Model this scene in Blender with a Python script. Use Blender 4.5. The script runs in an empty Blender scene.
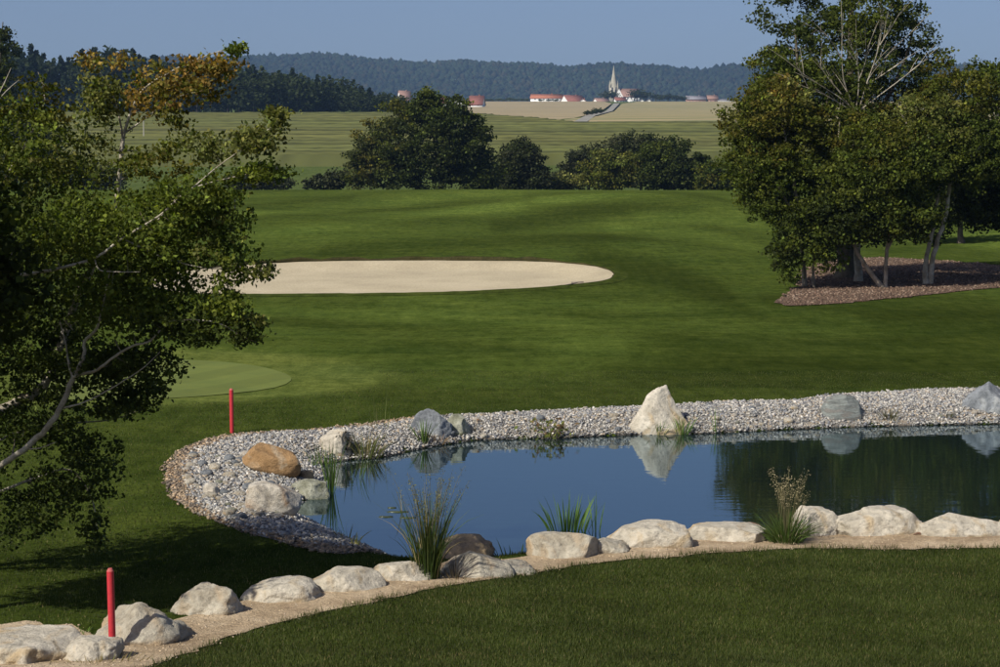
import bpy, bmesh, math, random
import numpy as np
from mathutils import Vector, noise
from mathutils.geometry import delaunay_2d_cdt

rng = np.random.default_rng(7)
random.seed(7)
sc = bpy.context.scene

# ------------------------------------------------------------------ camera
F = 1944.0                      # focal length in photograph pixels (70 mm on 36 mm)
HOR = 187.0                     # row of the true horizon in the photograph
CAMZ = 5.1
PITCH = math.atan((333.5 - HOR) / F)
cam_d = bpy.data.cameras.new('camera')
cam = bpy.data.objects.new('camera', cam_d)
sc.collection.objects.link(cam)
sc.camera = cam
cam.location = (0, 0, CAMZ)
cam.rotation_euler = (math.pi / 2 - PITCH, 0, 0)
cam_d.sensor_width = 36
cam_d.lens = 36 * F / 1000
cam_d.clip_start = 0.2
cam_d.clip_end = 20000

# ------------------------------------------------------------------ sky and sun
SUN_EL, SUN_ROT = math.radians(42), math.radians(226)
w = bpy.data.worlds.new('World'); sc.world = w; w.use_nodes = True
nt = w.node_tree; nt.nodes.clear()
sky = nt.nodes.new('ShaderNodeTexSky'); sky.sky_type = 'NISHITA'
sky.sun_disc = False; sky.sun_elevation = SUN_EL; sky.sun_rotation = SUN_ROT
sky.altitude = 0; sky.air_density = 0.7; sky.dust_density = 2.0; sky.ozone_density = 1.8
tint = nt.nodes.new('ShaderNodeMix'); tint.data_type = 'RGBA'; tint.blend_type = 'MULTIPLY'
tint.inputs[0].default_value = 1; tint.inputs[7].default_value = (0.96, 0.93, 1.0, 1)
bg = nt.nodes.new('ShaderNodeBackground'); bg.inputs[1].default_value = 0.088
wo = nt.nodes.new('ShaderNodeOutputWorld')
nt.links.new(sky.outputs[0], tint.inputs[6]); nt.links.new(tint.outputs[2], bg.inputs[0]); nt.links.new(bg.outputs[0], wo.inputs[0])
sl = bpy.data.lights.new('sun', 'SUN'); sl.energy = 5.0; sl.angle = math.radians(0.5); sl.color = (1.0, 0.95, 0.84)
so = bpy.data.objects.new('sun', sl); sc.collection.objects.link(so)
sd = Vector((math.sin(SUN_ROT) * math.cos(SUN_EL), math.cos(SUN_ROT) * math.cos(SUN_EL), math.sin(SUN_EL)))
so.rotation_euler = sd.to_track_quat('Z', 'Y').to_euler()
so.location = (-30, -30, 60)
sc.view_settings.view_transform = 'Standard'; sc.view_settings.look = 'None'
sc.view_settings.exposure = 0.12; sc.view_settings.gamma = 1.0
sc.cycles.max_bounces = 6; sc.cycles.diffuse_bounces = 2; sc.cycles.glossy_bounces = 3
sc.cycles.transmission_bounces = 3; sc.cycles.transparent_max_bounces = 4; sc.cycles.volume_bounces = 0

# ------------------------------------------------------------------ helpers
CP, SP = math.cos(PITCH), math.sin(PITCH)
def ray(u, v):
    u = np.asarray(u, float); v = np.asarray(v, float)
    a, b = (u - 500), (333.5 - v)
    dx = a; dy = F * CP + b * SP; dz = -F * SP + b * CP
    return dx / dy, dz / dy                       # per metre of depth
def at(u, v, D):
    rx, rz = ray(u, v)
    return Vector((float(rx * D), float(D), float(CAMZ + rz * D)))
def pch(xs, ys):
    xs = np.array(xs, float); ys = np.array(ys, float)
    d = np.diff(ys) / np.diff(xs); m = np.zeros_like(ys)
    for i in range(1, len(xs) - 1):
        if d[i-1] * d[i] > 0:
            w1 = 2 * (xs[i+1] - xs[i]) + xs[i] - xs[i-1]; w2 = xs[i+1] - xs[i] + 2 * (xs[i] - xs[i-1])
            m[i] = (w1 + w2) / (w1 / d[i-1] + w2 / d[i])
    m[0], m[-1] = d[0], d[-1]
    def f(x):
        x = np.clip(x, xs[0], xs[-1]); k = np.clip(np.searchsorted(xs, x) - 1, 0, len(xs) - 2)
        h = xs[k+1] - xs[k]; t = (x - xs[k]) / h
        return ((2*t**3 - 3*t**2 + 1) * ys[k] + (t**3 - 2*t**2 + t) * h * m[k] + (-2*t**3 + 3*t**2) * ys[k+1] + (t**3 - t**2) * h * m[k+1])
    return f
prof = pch([-3000, -60, 0, 8, 15, 20, 24, 30, 45, 60, 80, 100, 130, 160, 195, 208, 225, 250, 300, 340, 380, 500, 600, 750, 1000, 1500, 2000, 2150, 2700, 3400, 3600, 4500, 4800, 6200, 9000],
           [5, 4.6, 3.4, 2.3, 1.05, 0.42, 0.35, 0.3, 0.32, 0.5, 0.58, 1.2, 2.2, 3.35, 4.6, 4.8, 4.5, 3.9, 4.5, 6.6, 8.7, 15.8, 23.0, 31.5, 42, 65.5, 90.0, 91, 98, 110, 126, 268, 275, 200, 120])
ridge = pch([-3000, -1200, -900, -640, -420, -200, 0, 200, 300, 450, 520, 700, 3000],
            [0, 0, 6, 14, 24, 8, 0, -6, -2, -8, 0, -6, 0])
def fbm1(x, s=0.0):
    return np.sin(x * 1.0 + s) * .5 + np.sin(x * 2.3 + 1.7 * s + 1) * .3 + np.sin(x * 5.1 + s * 3 + 2) * .2
def base_h(x, y):
    x = np.asarray(x, float); y = np.asarray(y, float)
    z = prof(y)
    far = np.clip((y - 3500) / 1000, 0, 1)
    z = z + far * (ridge(x * 4500 / np.maximum(y, 1)) + 7 * fbm1(x / 130, 1.0))
    mid = np.clip((y - 46) / 30, 0, 1) * np.clip((215 - y) / 40, 0, 1)
    bk_ = np.clip(np.hypot((x + 5) / 17, (y - 92) / 13) - .8, 0, 1); z = z + mid * bk_ * (0.20 * np.sin(x / 8 + y / 14) + 0.09 * np.sin(x / 4.3 - y / 8.5 + 1) + 0.05 * np.sin(x / 2.1 + y / 5)) + mid * 0.004 * np.clip(x - 5, 0, 40)
    z = z + .75 * np.exp(-((x - 15) / 11) ** 2 - ((y - 160) / 20) ** 2) + .5 * np.exp(-((x + 24) / 9) ** 2 - ((y - 140) / 16) ** 2)
    z = z + np.clip((y - 195) / 20, 0, 1) * np.clip((240 - y) / 20, 0, 1) * (-0.004 * np.clip(x - 15, 0, 60))
    z = z + 0.02 * np.sin(x * 1.3 + y * .7) * np.clip((60 - y) / 10, 0, 1) * np.clip((y - 5) / 5, 0, 1)
    return z
def sdist(P, x, y):
    """signed distance to closed polygon, positive inside"""
    x = np.asarray(x, float); y = np.asarray(y, float); shp = x.shape; x = x.ravel(); y = y.ravel()
    P = np.asarray(P, float); Q = np.roll(P, -1, 0); E = Q - P; L2 = (E ** 2).sum(1) + 1e-12
    out = np.empty(x.shape); CH = 20000
    ey = np.where(np.abs(E[:, 1]) < 1e-12, 1e-12, E[:, 1])
    for c in range(0, len(x), CH):
        X_ = x[c:c+CH, None]; Y_ = y[c:c+CH, None]; dx = X_ - P[None, :, 0]; dy = Y_ - P[None, :, 1]
        t = (dx * E[:, 0] + dy * E[:, 1]) / L2; np.maximum(t, 0, out=t); np.minimum(t, 1, out=t)
        d = ((dx - t * E[:, 0]) ** 2 + (dy - t * E[:, 1]) ** 2).min(1) ** .5
        cr = ((P[:, 1] > Y_) != (Q[:, 1] > Y_)) & (dx < E[:, 0] * dy / ey)
        out[c:c+CH] = np.where(cr.sum(1) % 2 == 1, d, -d)
    return out.reshape(shp)
def smooth_poly(pts, step, closed=True):
    """Catmull-Rom resample"""
    n = len(pts); out = []
    rngs = range(n) if closed else range(n - 1)
    for i in rngs:
        g = (lambda k: pts[k % n]) if closed else (lambda k: pts[max(0, min(n - 1, k))])
        p0, p1, p2, p3 = [np.array(g(i + k), float) for k in (-1, 0, 1, 2)]
        m = max(1, int(np.linalg.norm(p2 - p1) / step))
        for k in range(m):
            t = k / m
            out.append(0.5 * ((2*p1) + (-p0+p2)*t + (2*p0-5*p1+4*p2-p3)*t*t + (-p0+3*p1-3*p2+p3)*t**3))
    if not closed: out.append(np.array(pts[-1], float))
    return out
def flat_pt(u, v, z=0.0):
    rx, rz = ray(u, v); D = (z - CAMZ) / rz
    return (float(rx * D), float(D))
POND_PX = [(292,511),(303,502),(318,492),(326,478),(322,466),(334,462),(352,460),(385,457),(420,449),(445,445),(480,440),(530,439),(580,437),(640,435),(700,434),(760,431),(830,428),(900,426),(1000,424),(1100,422),
           (1200,430),(1260,470),(1240,520),(1150,542),(1000,535),(900,538),(800,538),(700,541),(640,545),(590,551),(530,560),(480,566),(440,569),(405,566),(385,556),(362,546),(332,533)]
POND = smooth_poly([flat_pt(*p) for p in POND_PX], 0.25)
POND_A = np.array(POND)
def H(x, y):
    x = np.asarray(x, float); y = np.asarray(y, float)
    z = base_h(x, y)
    m = (y > 22) & (y < 48) & (x > -10) & (x < 26)
    if m.any():
        sx = x[m] if x.ndim else x; sy = y[m] if y.ndim else y
        s = sdist(POND, sx, sy)
        zz = z[m] if z.ndim else z
        t = np.clip(-s / 1.1, 0, 1); up = zz * (1 - (1 - t) ** 1.8)
        dn = -0.9 * (1 - np.exp(-np.clip(s, 0, 9) / 0.6)) - 0.02
        r = np.where(s > 0, dn, up)
        if z.ndim: z[m] = r
        else: z = r
    return z
def h1(x, y): return float(H(np.array([x]), np.array([y]))[0])
DS = np.geomspace(6, 6000, 900)
def ground(u, v):
    rx, rz = ray(u, v)
    zr = CAMZ + rz * DS; zt = base_h(rx * DS, DS)
    k = int(np.argmax(zt >= zr))
    if zt[k] < zr[k]: k = len(DS) - 1
    b = DS[k]
    if b < 50:
        d2 = np.linspace(max(6, b * .92), b * 1.12, 120); h2 = H(rx * d2, d2) - (CAMZ + rz * d2)
        k = int(np.argmax(h2 >= 0))
        if h2[k] >= 0 and k > 0: b = d2[k-1] + (d2[k] - d2[k-1]) * (-h2[k-1]) / (h2[k] - h2[k-1])
    else:
        d2 = np.linspace(DS[k-1], b, 30); h2 = base_h(rx * d2, d2) - (CAMZ + rz * d2); b = d2[int(np.argmax(h2 >= 0))]
    return Vector((float(rx * b), float(b), h1(rx * b, b)))
def gpoly(px): return [tuple(ground(*p)[:2]) for p in px]

BK_PX = [(150,286),(165,276),(205,270),(250,266),(300,263.2),(370,262),(460,262),(540,263),(590,267),(610,272),(613,277),(603,282),(570,286),(520,290),(440,293.5),(340,295),(240,295.5),(180,294)]
BK = smooth_poly(gpoly(BK_PX), .6)
base_flat = base_h
def base_h(x, y):
    z = base_flat(x, y); m = (np.asarray(y) > 78) & (np.asarray(y) < 112)
    if np.any(m):
        xm, ym = (x[m], y[m]) if z.ndim else (x, y); q = np.clip(sdist(BK, xm, ym) / 2.6, 0, 1); q = -.34 * q * q * (3 - 2 * q)
        q = q + .012 * np.sin(xm * 2.3 + ym) * np.sin(ym * 1.9 - xm * .7) * (q < 0)
        if z.ndim: z[m] += q
        else: z = z + q
    return z
def new_mesh(name, V, Fc, mat=None, col=None, smooth=False):
    """V (n,3); Fc (m,3) or (m,4) int array; col (n,3) or (n,4) per vertex"""
    me = bpy.data.meshes.new(name)
    V = np.asarray(V, np.float32); Fc = np.asarray(Fc, np.int32)
    me.vertices.add(len(V)); me.vertices.foreach_set('co', V.ravel())
    k = Fc.shape[1]
    me.loops.add(Fc.size); me.loops.foreach_set('vertex_index', Fc.ravel())
    me.polygons.add(len(Fc)); me.polygons.foreach_set('loop_start', np.arange(0, Fc.size, k, dtype=np.int32))
    me.polygons.foreach_set('loop_total', np.full(len(Fc), k, np.int32))
    if smooth: me.polygons.foreach_set('use_smooth', np.ones(len(Fc), bool))
    me.update(calc_edges=True)
    if col is not None:
        c = np.ones((len(V), 4), np.float32); c[:, :np.asarray(col).shape[1]] = col
        a = me.color_attributes.new('Col', 'FLOAT_COLOR', 'POINT'); a.data.foreach_set('color', c.ravel())
    if mat: me.materials.append(mat)
    return me
def link(name, data, parent=None, label=None, cat=None, group=None, kind=None, loc=None):
    o = bpy.data.objects.new(name, data); sc.collection.objects.link(o)
    if parent: o.parent = parent
    if label: o['label'] = label
    if cat: o['category'] = cat
    if group: o['group'] = group
    if kind: o['kind'] = kind
    if loc is not None: o.location = loc
    return o

# ------------------------------------------------------------------ materials
def mk(name):
    m = bpy.data.materials.new(name); m.use_nodes = True
    n = m.node_tree.nodes; l = m.node_tree.links; p = n['Principled BSDF']
    return m, n, l, p
def nz(n, l, scale, detail=4, rough=.6, co=None, dist=0):
    t = n.new('ShaderNodeTexNoise'); t.inputs['Scale'].default_value = scale; t.inputs['Detail'].default_value = detail
    t.inputs['Roughness'].default_value = rough; t.inputs['Distortion'].default_value = dist
    if co: l.new(co, t.inputs['Vector'])
    return t
def ramp(n, l, src, stops):
    r = n.new('ShaderNodeValToRGB'); l.new(src, r.inputs[0])
    e = r.color_ramp.elements
    while len(e) < len(stops): e.new(.5)
    for i, (p, c) in enumerate(stops):
        e[i].position = p; e[i].color = (*c, 1) if len(c) == 3 else c
    return r
def mixc(n, l, fac, a, b, mode='MIX'):
    m = n.new('ShaderNodeMix'); m.data_type = 'RGBA'; m.blend_type = mode
    for s, i in ((fac, 0), (a, 6), (b, 7)):
        if hasattr(s, 'links'): l.new(s, m.inputs[i])
        else: m.inputs[i].default_value = s if i == 0 else (*s, 1)
    return m.outputs[2]
def bump(n, l, p, h, strength=.5, dist=.02):
    b = n.new('ShaderNodeBump'); b.inputs['Strength'].default_value = strength; b.inputs['Distance'].default_value = dist
    l.new(h, b.inputs['Height']); l.new(b.outputs[0], p.inputs['Normal'])
def pos(n):
    return n.new('ShaderNodeNewGeometry').outputs['Position']
def setp(p, rough=.9, spec=.2):
    p.inputs['Roughness'].default_value = rough; p.inputs['Specular IOR Level'].default_value = spec

def leaf_mat(name, trans=.35):
    m, n, l, p = mk(name)
    a = n.new('ShaderNodeAttribute'); a.attribute_name = 'Col'
    l.new(a.outputs['Color'], p.inputs['Base Color']); setp(p, .6, .12)
    t = n.new('ShaderNodeBsdfTranslucent')
    b = mixc(n, l, 1.0, a.outputs['Color'], (1.15, 1.2, .55), 'MULTIPLY'); l.new(b, t.inputs[0])
    mx = n.new('ShaderNodeMixShader'); mx.inputs[0].default_value = trans
    l.new(p.outputs[0], mx.inputs[1]); l.new(t.outputs[0], mx.inputs[2]); l.new(mx.outputs[0], n['Material Output'].inputs[0])
    return m
LEAF = leaf_mat('leaf', .4); BLADE = leaf_mat('grass_blade', .25)
def attr_mat(name, rough=.9, spec=.2, ns=None, amt=.3, bstr=0, bdist=.02):
    m, n, l, p = mk(name); setp(p, rough, spec)
    a = n.new('ShaderNodeAttribute'); a.attribute_name = 'Col'; c = a.outputs['Color']
    if ns:
        t = nz(n, l, ns, 5, .65, pos(n)); r = ramp(n, l, t.outputs[0], [(.3, (1 - amt,) * 3), (.7, (1 + amt,) * 3)])
        c = mixc(n, l, 1.0, c, r.outputs[0], 'MULTIPLY')
        if bstr: bump(n, l, p, t.outputs[0], bstr, bdist)
    l.new(c, p.inputs['Base Color'])
    return m
PEBBLE = attr_mat('pebble', .85, .3, 40, .15)

def grass_mat():
    m, n, l, p = mk('turf'); setp(p, 1, 0)
    a = n.new('ShaderNodeAttribute'); a.attribute_name = 'Col'; g = pos(n)
    mp = n.new('ShaderNodeMapping'); mp.inputs['Scale'].default_value = (.55, 1, 1); l.new(g, mp.inputs[0])
    t1 = nz(n, l, .35, 4, .6, mp.outputs[0]); t2 = nz(n, l, 1.5, 6, .8, mp.outputs[0]); t3 = nz(n, l, 26, 3, .8, mp.outputs[0])
    r1 = ramp(n, l, t1.outputs[0], [(.3, (.82, .86, .85)), (.7, (1.2, 1.12, 1.05))])
    r2 = ramp(n, l, t2.outputs[0], [(.3, (.62, .68, .6)), (.72, (1.4, 1.32, 1.35))])
    r3 = ramp(n, l, t3.outputs[0], [(.3, (.5, .53, .5)), (.75, (1.5, 1.45, 1.35))])
    c = mixc(n, l, 1, a.outputs['Color'], r1.outputs[0], 'MULTIPLY')
    c = mixc(n, l, 1, c, r2.outputs[0], 'MULTIPLY'); c = mixc(n, l, 1, c, r3.outputs[0], 'MULTIPLY')
    m4 = n.new('ShaderNodeMapping'); m4.inputs['Scale'].default_value = (2.6, .7, 1); m4.inputs['Rotation'].default_value = (0, 0, .15); l.new(g, m4.inputs[0])
    t4 = nz(n, l, 1.0, 4, .75, m4.outputs[0]); r4 = ramp(n, l, t4.outputs[0], [(.33, (.72, .75, .72)), (.67, (1.28, 1.22, 1.25))])
    c = mixc(n, l, 1, c, r4.outputs[0], 'MULTIPLY')
    l.new(c, p.inputs['Base Color']); bump(n, l, p, t3.outputs[0], .7, .04)
    return m
TURF = grass_mat()
def ground_mat(name, c1, c2, c3, scale, bs=.5, bd=.02, fine=40):
    m, n, l, p = mk(name); setp(p, .95, .15); g = pos(n)
    t1 = nz(n, l, scale, 4, .6, g); t2 = nz(n, l, fine, 4, .75, g)
    r = ramp(n, l, t1.outputs[0], [(.32, c1), (.5, c2), (.68, c3)])
    r2 = ramp(n, l, t2.outputs[0], [(.3, (.72,) * 3), (.7, (1.25,) * 3)])
    l.new(mixc(n, l, 1, r.outputs[0], r2.outputs[0], 'MULTIPLY'), p.inputs['Base Color'])
    bump(n, l, p, t2.outputs[0], bs, bd)
    return m
SANDPATH = ground_mat('path_sand', (.27, .195, .12), (.41, .31, .20), (.52, .41, .28), 1.6, 1.0, .05, 16)
BUNKER = ground_mat('bunker_sand', (.37, .315, .215), (.415, .355, .242), (.455, .39, .27), .35, .3, .02, 12)
GRAVELBED = ground_mat('gravel_bed', (.16, .14, .12), (.26, .24, .21), (.33, .26, .18), 2.5, .8, .04, 30)
MULCH = ground_mat('mulch', (.075, .047, .032), (.115, .074, .05), (.16, .11, .08), 1.5, .9, .06, 14)
BARK = ground_mat('bark', (.16, .13, .095), (.26, .22, .17), (.36, .32, .26), 3.5, .8, .02, 30)
PALEBARK = ground_mat('pale_bark', (.24, .20, .14), (.36, .32, .25), (.50, .46, .39), 3.0, .8, .02, 22)
DARKBARK = ground_mat('dark_bark', (.06, .05, .035), (.10, .085, .06), (.15, .13, .10), 3, .8, .02, 20)
TWIG = ground_mat('twig_bark', (.13, .105, .075), (.22, .185, .135), (.32, .28, .22), 5, .3, .005, 30)
def green_mat(name, k, c):
    m, n, l, p = mk(name); setp(p, .95, .1); g = pos(n)
    mp = n.new('ShaderNodeMapping'); mp.inputs['Rotation'].default_value = (0, 0, math.radians(28)); l.new(g, mp.inputs[0])
    wv = n.new('ShaderNodeTexWave'); wv.inputs['Scale'].default_value = .16; wv.inputs['Distortion'].default_value = .6
    l.new(mp.outputs[0], wv.inputs[0])
    r = ramp(n, l, wv.outputs[0], [(.42, (.94,) * 3), (.58, (1.06,) * 3)])
    t = nz(n, l, 1.2, 6, .7, g); r2 = ramp(n, l, t.outputs[0], [(.3, (.86, .9, .9)), (.7, (1.12, 1.08, 1.0))])
    cc = mixc(n, l, 1, c, r.outputs[0], 'MULTIPLY'); l.new(mixc(n, l, 1, cc, r2.outputs[0], 'MULTIPLY'), p.inputs['Base Color'])
    return m
GREEN = green_mat('putting_green', 1, (.115, .140, .036)); COLLAR = green_mat('green_collar', 1, (.080, .108, .024))
def field_mat(name, c1, c2, rot, scale, c3):
    m, n, l, p = mk(name); setp(p, .95, .1); g = pos(n)
    mp = n.new('ShaderNodeMapping'); mp.inputs['Rotation'].default_value = (0, 0, math.radians(rot)); l.new(g, mp.inputs[0])
    wv = n.new('ShaderNodeTexWave'); wv.inputs['Scale'].default_value = scale; wv.inputs['Distortion'].default_value = 1.5
    wv.inputs['Detail'].default_value = 3; l.new(mp.outputs[0], wv.inputs[0])
    t = nz(n, l, .006, 5, .6, g); r = ramp(n, l, t.outputs[0], [(.42, c1), (.6, c3)])
    c = mixc(n, l, wv.outputs['Fac'], r.outputs[0], c2)
    t2 = nz(n, l, .08, 4, .7, g); r2 = ramp(n, l, t2.outputs[0], [(.3, (.88,) * 3), (.7, (1.12,) * 3)])
    l.new(mixc(n, l, 1, c, r2.outputs[0], 'MULTIPLY'), p.inputs['Base Color'])
    return m
STUBBLE = field_mat('stubble', (.30, .24, .13), (.18, .185, .08), 62, .0075, (.36, .27, .15))
STUBBLE2 = field_mat('ploughed', (.30, .235, .145), (.25, .215, .12), 80, .006, (.33, .255, .155))
def stone_mat(name, a, b, c, sc_=3.0, bands=False):
    m, n, l, p = mk(name); setp(p, .85, .25)
    tc = n.new('ShaderNodeTexCoord').outputs['Object']
    if bands:
        mp = n.new('ShaderNodeMapping'); mp.inputs['Scale'].default_value = (1, 1, 5); mp.inputs['Rotation'].default_value = (.3, .25, 0)
        l.new(tc, mp.inputs[0]); tc = mp.outputs[0]
    t1 = nz(n, l, sc_, 5, .6, tc, .5); t2 = nz(n, l, sc_ * 5, 6, .75, tc); t3 = nz(n, l, sc_ * .7, 3, .5, tc, 1.0)
    r = ramp(n, l, t1.outputs[0], [(.3, a), (.55, b), (.75, tuple(min(.75, x * 1.15) for x in b))])
    r3 = ramp(n, l, t3.outputs[0], [(.5, (0, 0, 0)), (.62, (1, 1, 1))])
    cc = mixc(n, l, r3.outputs[0], r.outputs[0], c)
    r2 = ramp(n, l, t2.outputs[0], [(.3, (.55,) * 3), (.5, (1.0,) * 3), (.75, (1.2,) * 3)])
    l.new(mixc(n, l, 1, cc, r2.outputs[0], 'MULTIPLY'), p.inputs['Base Color'])
    ad = n.new('ShaderNodeMath'); ad.operation = 'ADD'; l.new(t1.outputs[0], ad.inputs[0]); l.new(t2.outputs[0], ad.inputs[1])
    bump(n, l, p, ad.outputs[0], .9, .05)
    return m
SM = {
 'lime': stone_mat('limestone', (.27, .23, .17), (.44, .40, .32), (.40, .30, .19), 2.5),
 'white': stone_mat('white_limestone', (.36, .32, .25), (.54, .49, .40), (.44, .34, .21), 2.5),
 'ochre': stone_mat('ochre_stone', (.24, .14, .06), (.34, .21, .10), (.46, .38, .27), 2.2),
 'grey': stone_mat('blue_grey_stone', (.11, .12, .13), (.22, .235, .25), (.30, .31, .31), 3),
 'band': stone_mat('banded_green_grey_stone', (.13, .14, .13), (.26, .28, .26), (.20, .19, .17), 3, True),
 'mix': stone_mat('mixed_pale_stone', (.34, .29, .22), (.52, .48, .41), (.30, .17, .08), 2.0),
 'moss': stone_mat('greenish_pale_stone', (.15, .15, .10), (.34, .34, .27), (.20, .20, .12), 4),
 'tan': stone_mat('tan_stone', (.16, .13, .10), (.42, .31, .18), (.20, .17, .14), 2.4),
}
def flat_mat(name, c, rough=.7, spec=.3, ns=20, amt=.12):
    m, n, l, p = mk(name); setp(p, rough, spec)
    t = nz(n, l, ns, 4, .6, pos(n)); r = ramp(n, l, t.outputs[0], [(.3, (1 - amt,) * 3), (.7, (1 + amt,) * 3)])
    l.new(mixc(n, l, 1, c, r.outputs[0], 'MULTIPLY'), p.inputs['Base Color'])
    return m

# ------------------------------------------------------------------ terrain
ang = np.concatenate([-np.geomspace(180, 21, 40), np.linspace(-20, 20, 321), np.geomspace(21, 180, 40)])
ang = np.radians(ang)
dis = np.concatenate([[0.5, 2, 5, 8, 11, 13], np.geomspace(15, 60, 200), np.geomspace(61, 6500, 330), [7500, 9000]])
A, R = np.meshgrid(ang, dis)
X = R * np.sin(A); Y = R * np.cos(A)
# keep rows parallel to the brow inside the view
Z = H(X.ravel(), Y.ravel()).reshape(X.shape)
# passes of the mower, and a hollow's shade painted into the turf colour
MOW_AND_HOLLOW = [([(500,226),(580,213),(650,201),(710,197)], -.26, 1.0), ([(330,252),(450,245),(560,241),(640,235)], -.16, .9), ([(600,262),(660,272),(700,288),(760,304),(860,314),(1000,310)], -.28, 1.6),
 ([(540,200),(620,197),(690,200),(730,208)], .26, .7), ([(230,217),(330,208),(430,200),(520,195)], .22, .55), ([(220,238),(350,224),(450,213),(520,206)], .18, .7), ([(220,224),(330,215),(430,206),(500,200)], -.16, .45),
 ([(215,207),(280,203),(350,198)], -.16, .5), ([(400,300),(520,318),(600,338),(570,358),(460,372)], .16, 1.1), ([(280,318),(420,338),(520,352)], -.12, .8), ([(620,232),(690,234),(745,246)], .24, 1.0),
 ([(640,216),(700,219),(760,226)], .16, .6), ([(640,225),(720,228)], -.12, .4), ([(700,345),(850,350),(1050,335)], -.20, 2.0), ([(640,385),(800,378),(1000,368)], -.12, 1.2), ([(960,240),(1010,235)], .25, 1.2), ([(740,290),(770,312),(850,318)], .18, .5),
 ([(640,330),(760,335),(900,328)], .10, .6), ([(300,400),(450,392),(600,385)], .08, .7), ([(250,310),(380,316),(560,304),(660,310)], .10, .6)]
def turf_col(x, y):
    g = np.stack([np.full(x.shape, .055), np.full(x.shape, .081), np.full(x.shape, .017)], -1)
    # mowing bands: the direction the blades lie in, changing with each pass of the mower
    s = y + 1.7 * np.sqrt((x - 12) ** 2 + 60) + 3 * np.sin(x / 13) + 2 * np.sin(x / 5 + y / 17)
    band = np.tanh(1.6 * np.sin(s * 2 * np.pi / 30 + .5 * np.sin(x / 14)))
    fm = np.clip((y - 95) / 20, 0, 1) * np.clip((300 - y) / 60, 0, 1)
    s2 = x * .35 + y
    b2 = np.tanh(2 * np.sin(s2 * 2 * np.pi / 9.5 + np.sin(x / 6)))
    fm2 = np.clip((y - 50) / 8, 0, 1) * np.clip((90 - y) / 15, 0, 1)
    tr_ = np.exp(-((np.hypot((x + 4) / 1.25, (y - 96) / 1.6) - 17.5) / 1.3) ** 2)
    k = 1 + .12 * band * fm + .09 * b2 * fm2 - .10 * tr_ * (y > 60)
    k = k * (1 + .10 * np.clip((y - 105) / 60, 0, 1) * np.clip((300 - y) / 60, 0, 1))
    g = g * k[..., None]
    g[..., 0] *= 1 + .02 * np.clip((y - 110) / 50, 0, 1)
    big = np.sin(x / 7 + 2 * np.sin(y / 19)) * np.sin(y / 11 + 1.5 * np.sin(x / 13)); g *= (1 + .12 * big * (y > 40) * (y < 260))[..., None]
    g *= (1 - .16 * np.clip((55 - y) / 12, 0, 1))[..., None]
    # near lawn is darker and denser
    nl = np.clip((27 - y) / 2, 0, 1)
    g = g * (1 - .15 * nl)[..., None]
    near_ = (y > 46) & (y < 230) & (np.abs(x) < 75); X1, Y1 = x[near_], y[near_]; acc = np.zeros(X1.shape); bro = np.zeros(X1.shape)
    for px_, gain, wd in MOW_AND_HOLLOW:
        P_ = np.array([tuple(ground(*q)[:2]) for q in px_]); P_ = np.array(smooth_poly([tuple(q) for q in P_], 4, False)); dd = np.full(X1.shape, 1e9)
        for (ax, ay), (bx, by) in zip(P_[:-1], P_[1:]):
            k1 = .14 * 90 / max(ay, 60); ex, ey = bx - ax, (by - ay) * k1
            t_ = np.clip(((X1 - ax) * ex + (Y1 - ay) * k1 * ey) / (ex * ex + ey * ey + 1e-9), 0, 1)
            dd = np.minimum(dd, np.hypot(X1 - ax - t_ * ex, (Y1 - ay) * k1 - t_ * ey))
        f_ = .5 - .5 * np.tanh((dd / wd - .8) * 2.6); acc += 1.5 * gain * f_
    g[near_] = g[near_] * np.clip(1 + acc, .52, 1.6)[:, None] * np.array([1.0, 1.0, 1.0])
    cp = smooth_poly(gpoly([(20,372),(60,360),(140,353),(220,352),(290,357),(345,366),(372,376),(360,386),(310,393),(230,400),(150,404),(60,405),(10,395)]), .8)
    m_ = (y > 38) & (y < 70) & (x < 2) & (x > -30); t_ = np.clip(sdist(cp, x[m_], y[m_]) / 1.6 + .8, 0, 1)[:, None]; t_ = t_ * t_ * (3 - 2 * t_)
    g[m_] = g[m_] * (1 - t_) + np.array([.100, .130, .034]) * t_
    meadow = (y > 300)
    g[meadow] = (.075, .105, .035)
    far = (y > 2350); g[far] = (.16, .16, .08)
    hill = (y > 3350); g[hill] = (.02, .032, .014)
    return g
colr = turf_col(X, Y)
nr, nc = X.shape
idx = np.arange(nr * nc).reshape(nr, nc)
Fq = np.stack([idx[:-1, :-1], idx[:-1, 1:], idx[1:, 1:], idx[1:, :-1]], -1).reshape(-1, 4)
me = new_mesh('ground', np.stack([X, Y, Z], -1).reshape(-1, 3), Fq, TURF, colr.reshape(-1, 3), True)
link('ground', me, kind='structure')

def sheet(name, poly, spacing, off, mat, hf=H, kind='structure', edge=None, extra=None):
    P = np.array(poly); x0, y0 = P.min(0); x1, y1 = P.max(0)
    gx, gy = np.meshgrid(np.arange(x0, x1, spacing), np.arange(y0, y1, spacing * (extra or 1)))
    gx = gx.ravel() + rng.uniform(-.2, .2, gx.size) * spacing; gy = gy.ravel() + rng.uniform(-.2, .2, gy.size) * spacing
    k = sdist(poly, gx, gy) > spacing * .3
    pts = [Vector(p) for p in poly] + [Vector((a, b)) for a, b in zip(gx[k], gy[k])]
    n = len(poly)
    vs, es, fs, *_ = delaunay_2d_cdt(pts, [], [list(range(n))], 1, 1e-5)
    V = np.array([(v.x, v.y) for v in vs]); z = hf(V[:, 0], V[:, 1]) + off
    me = new_mesh(name, np.column_stack([V, z]), np.array([f for f in fs if len(f) == 3]), mat, None, True)
    return link(name, me, kind=kind)

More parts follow.
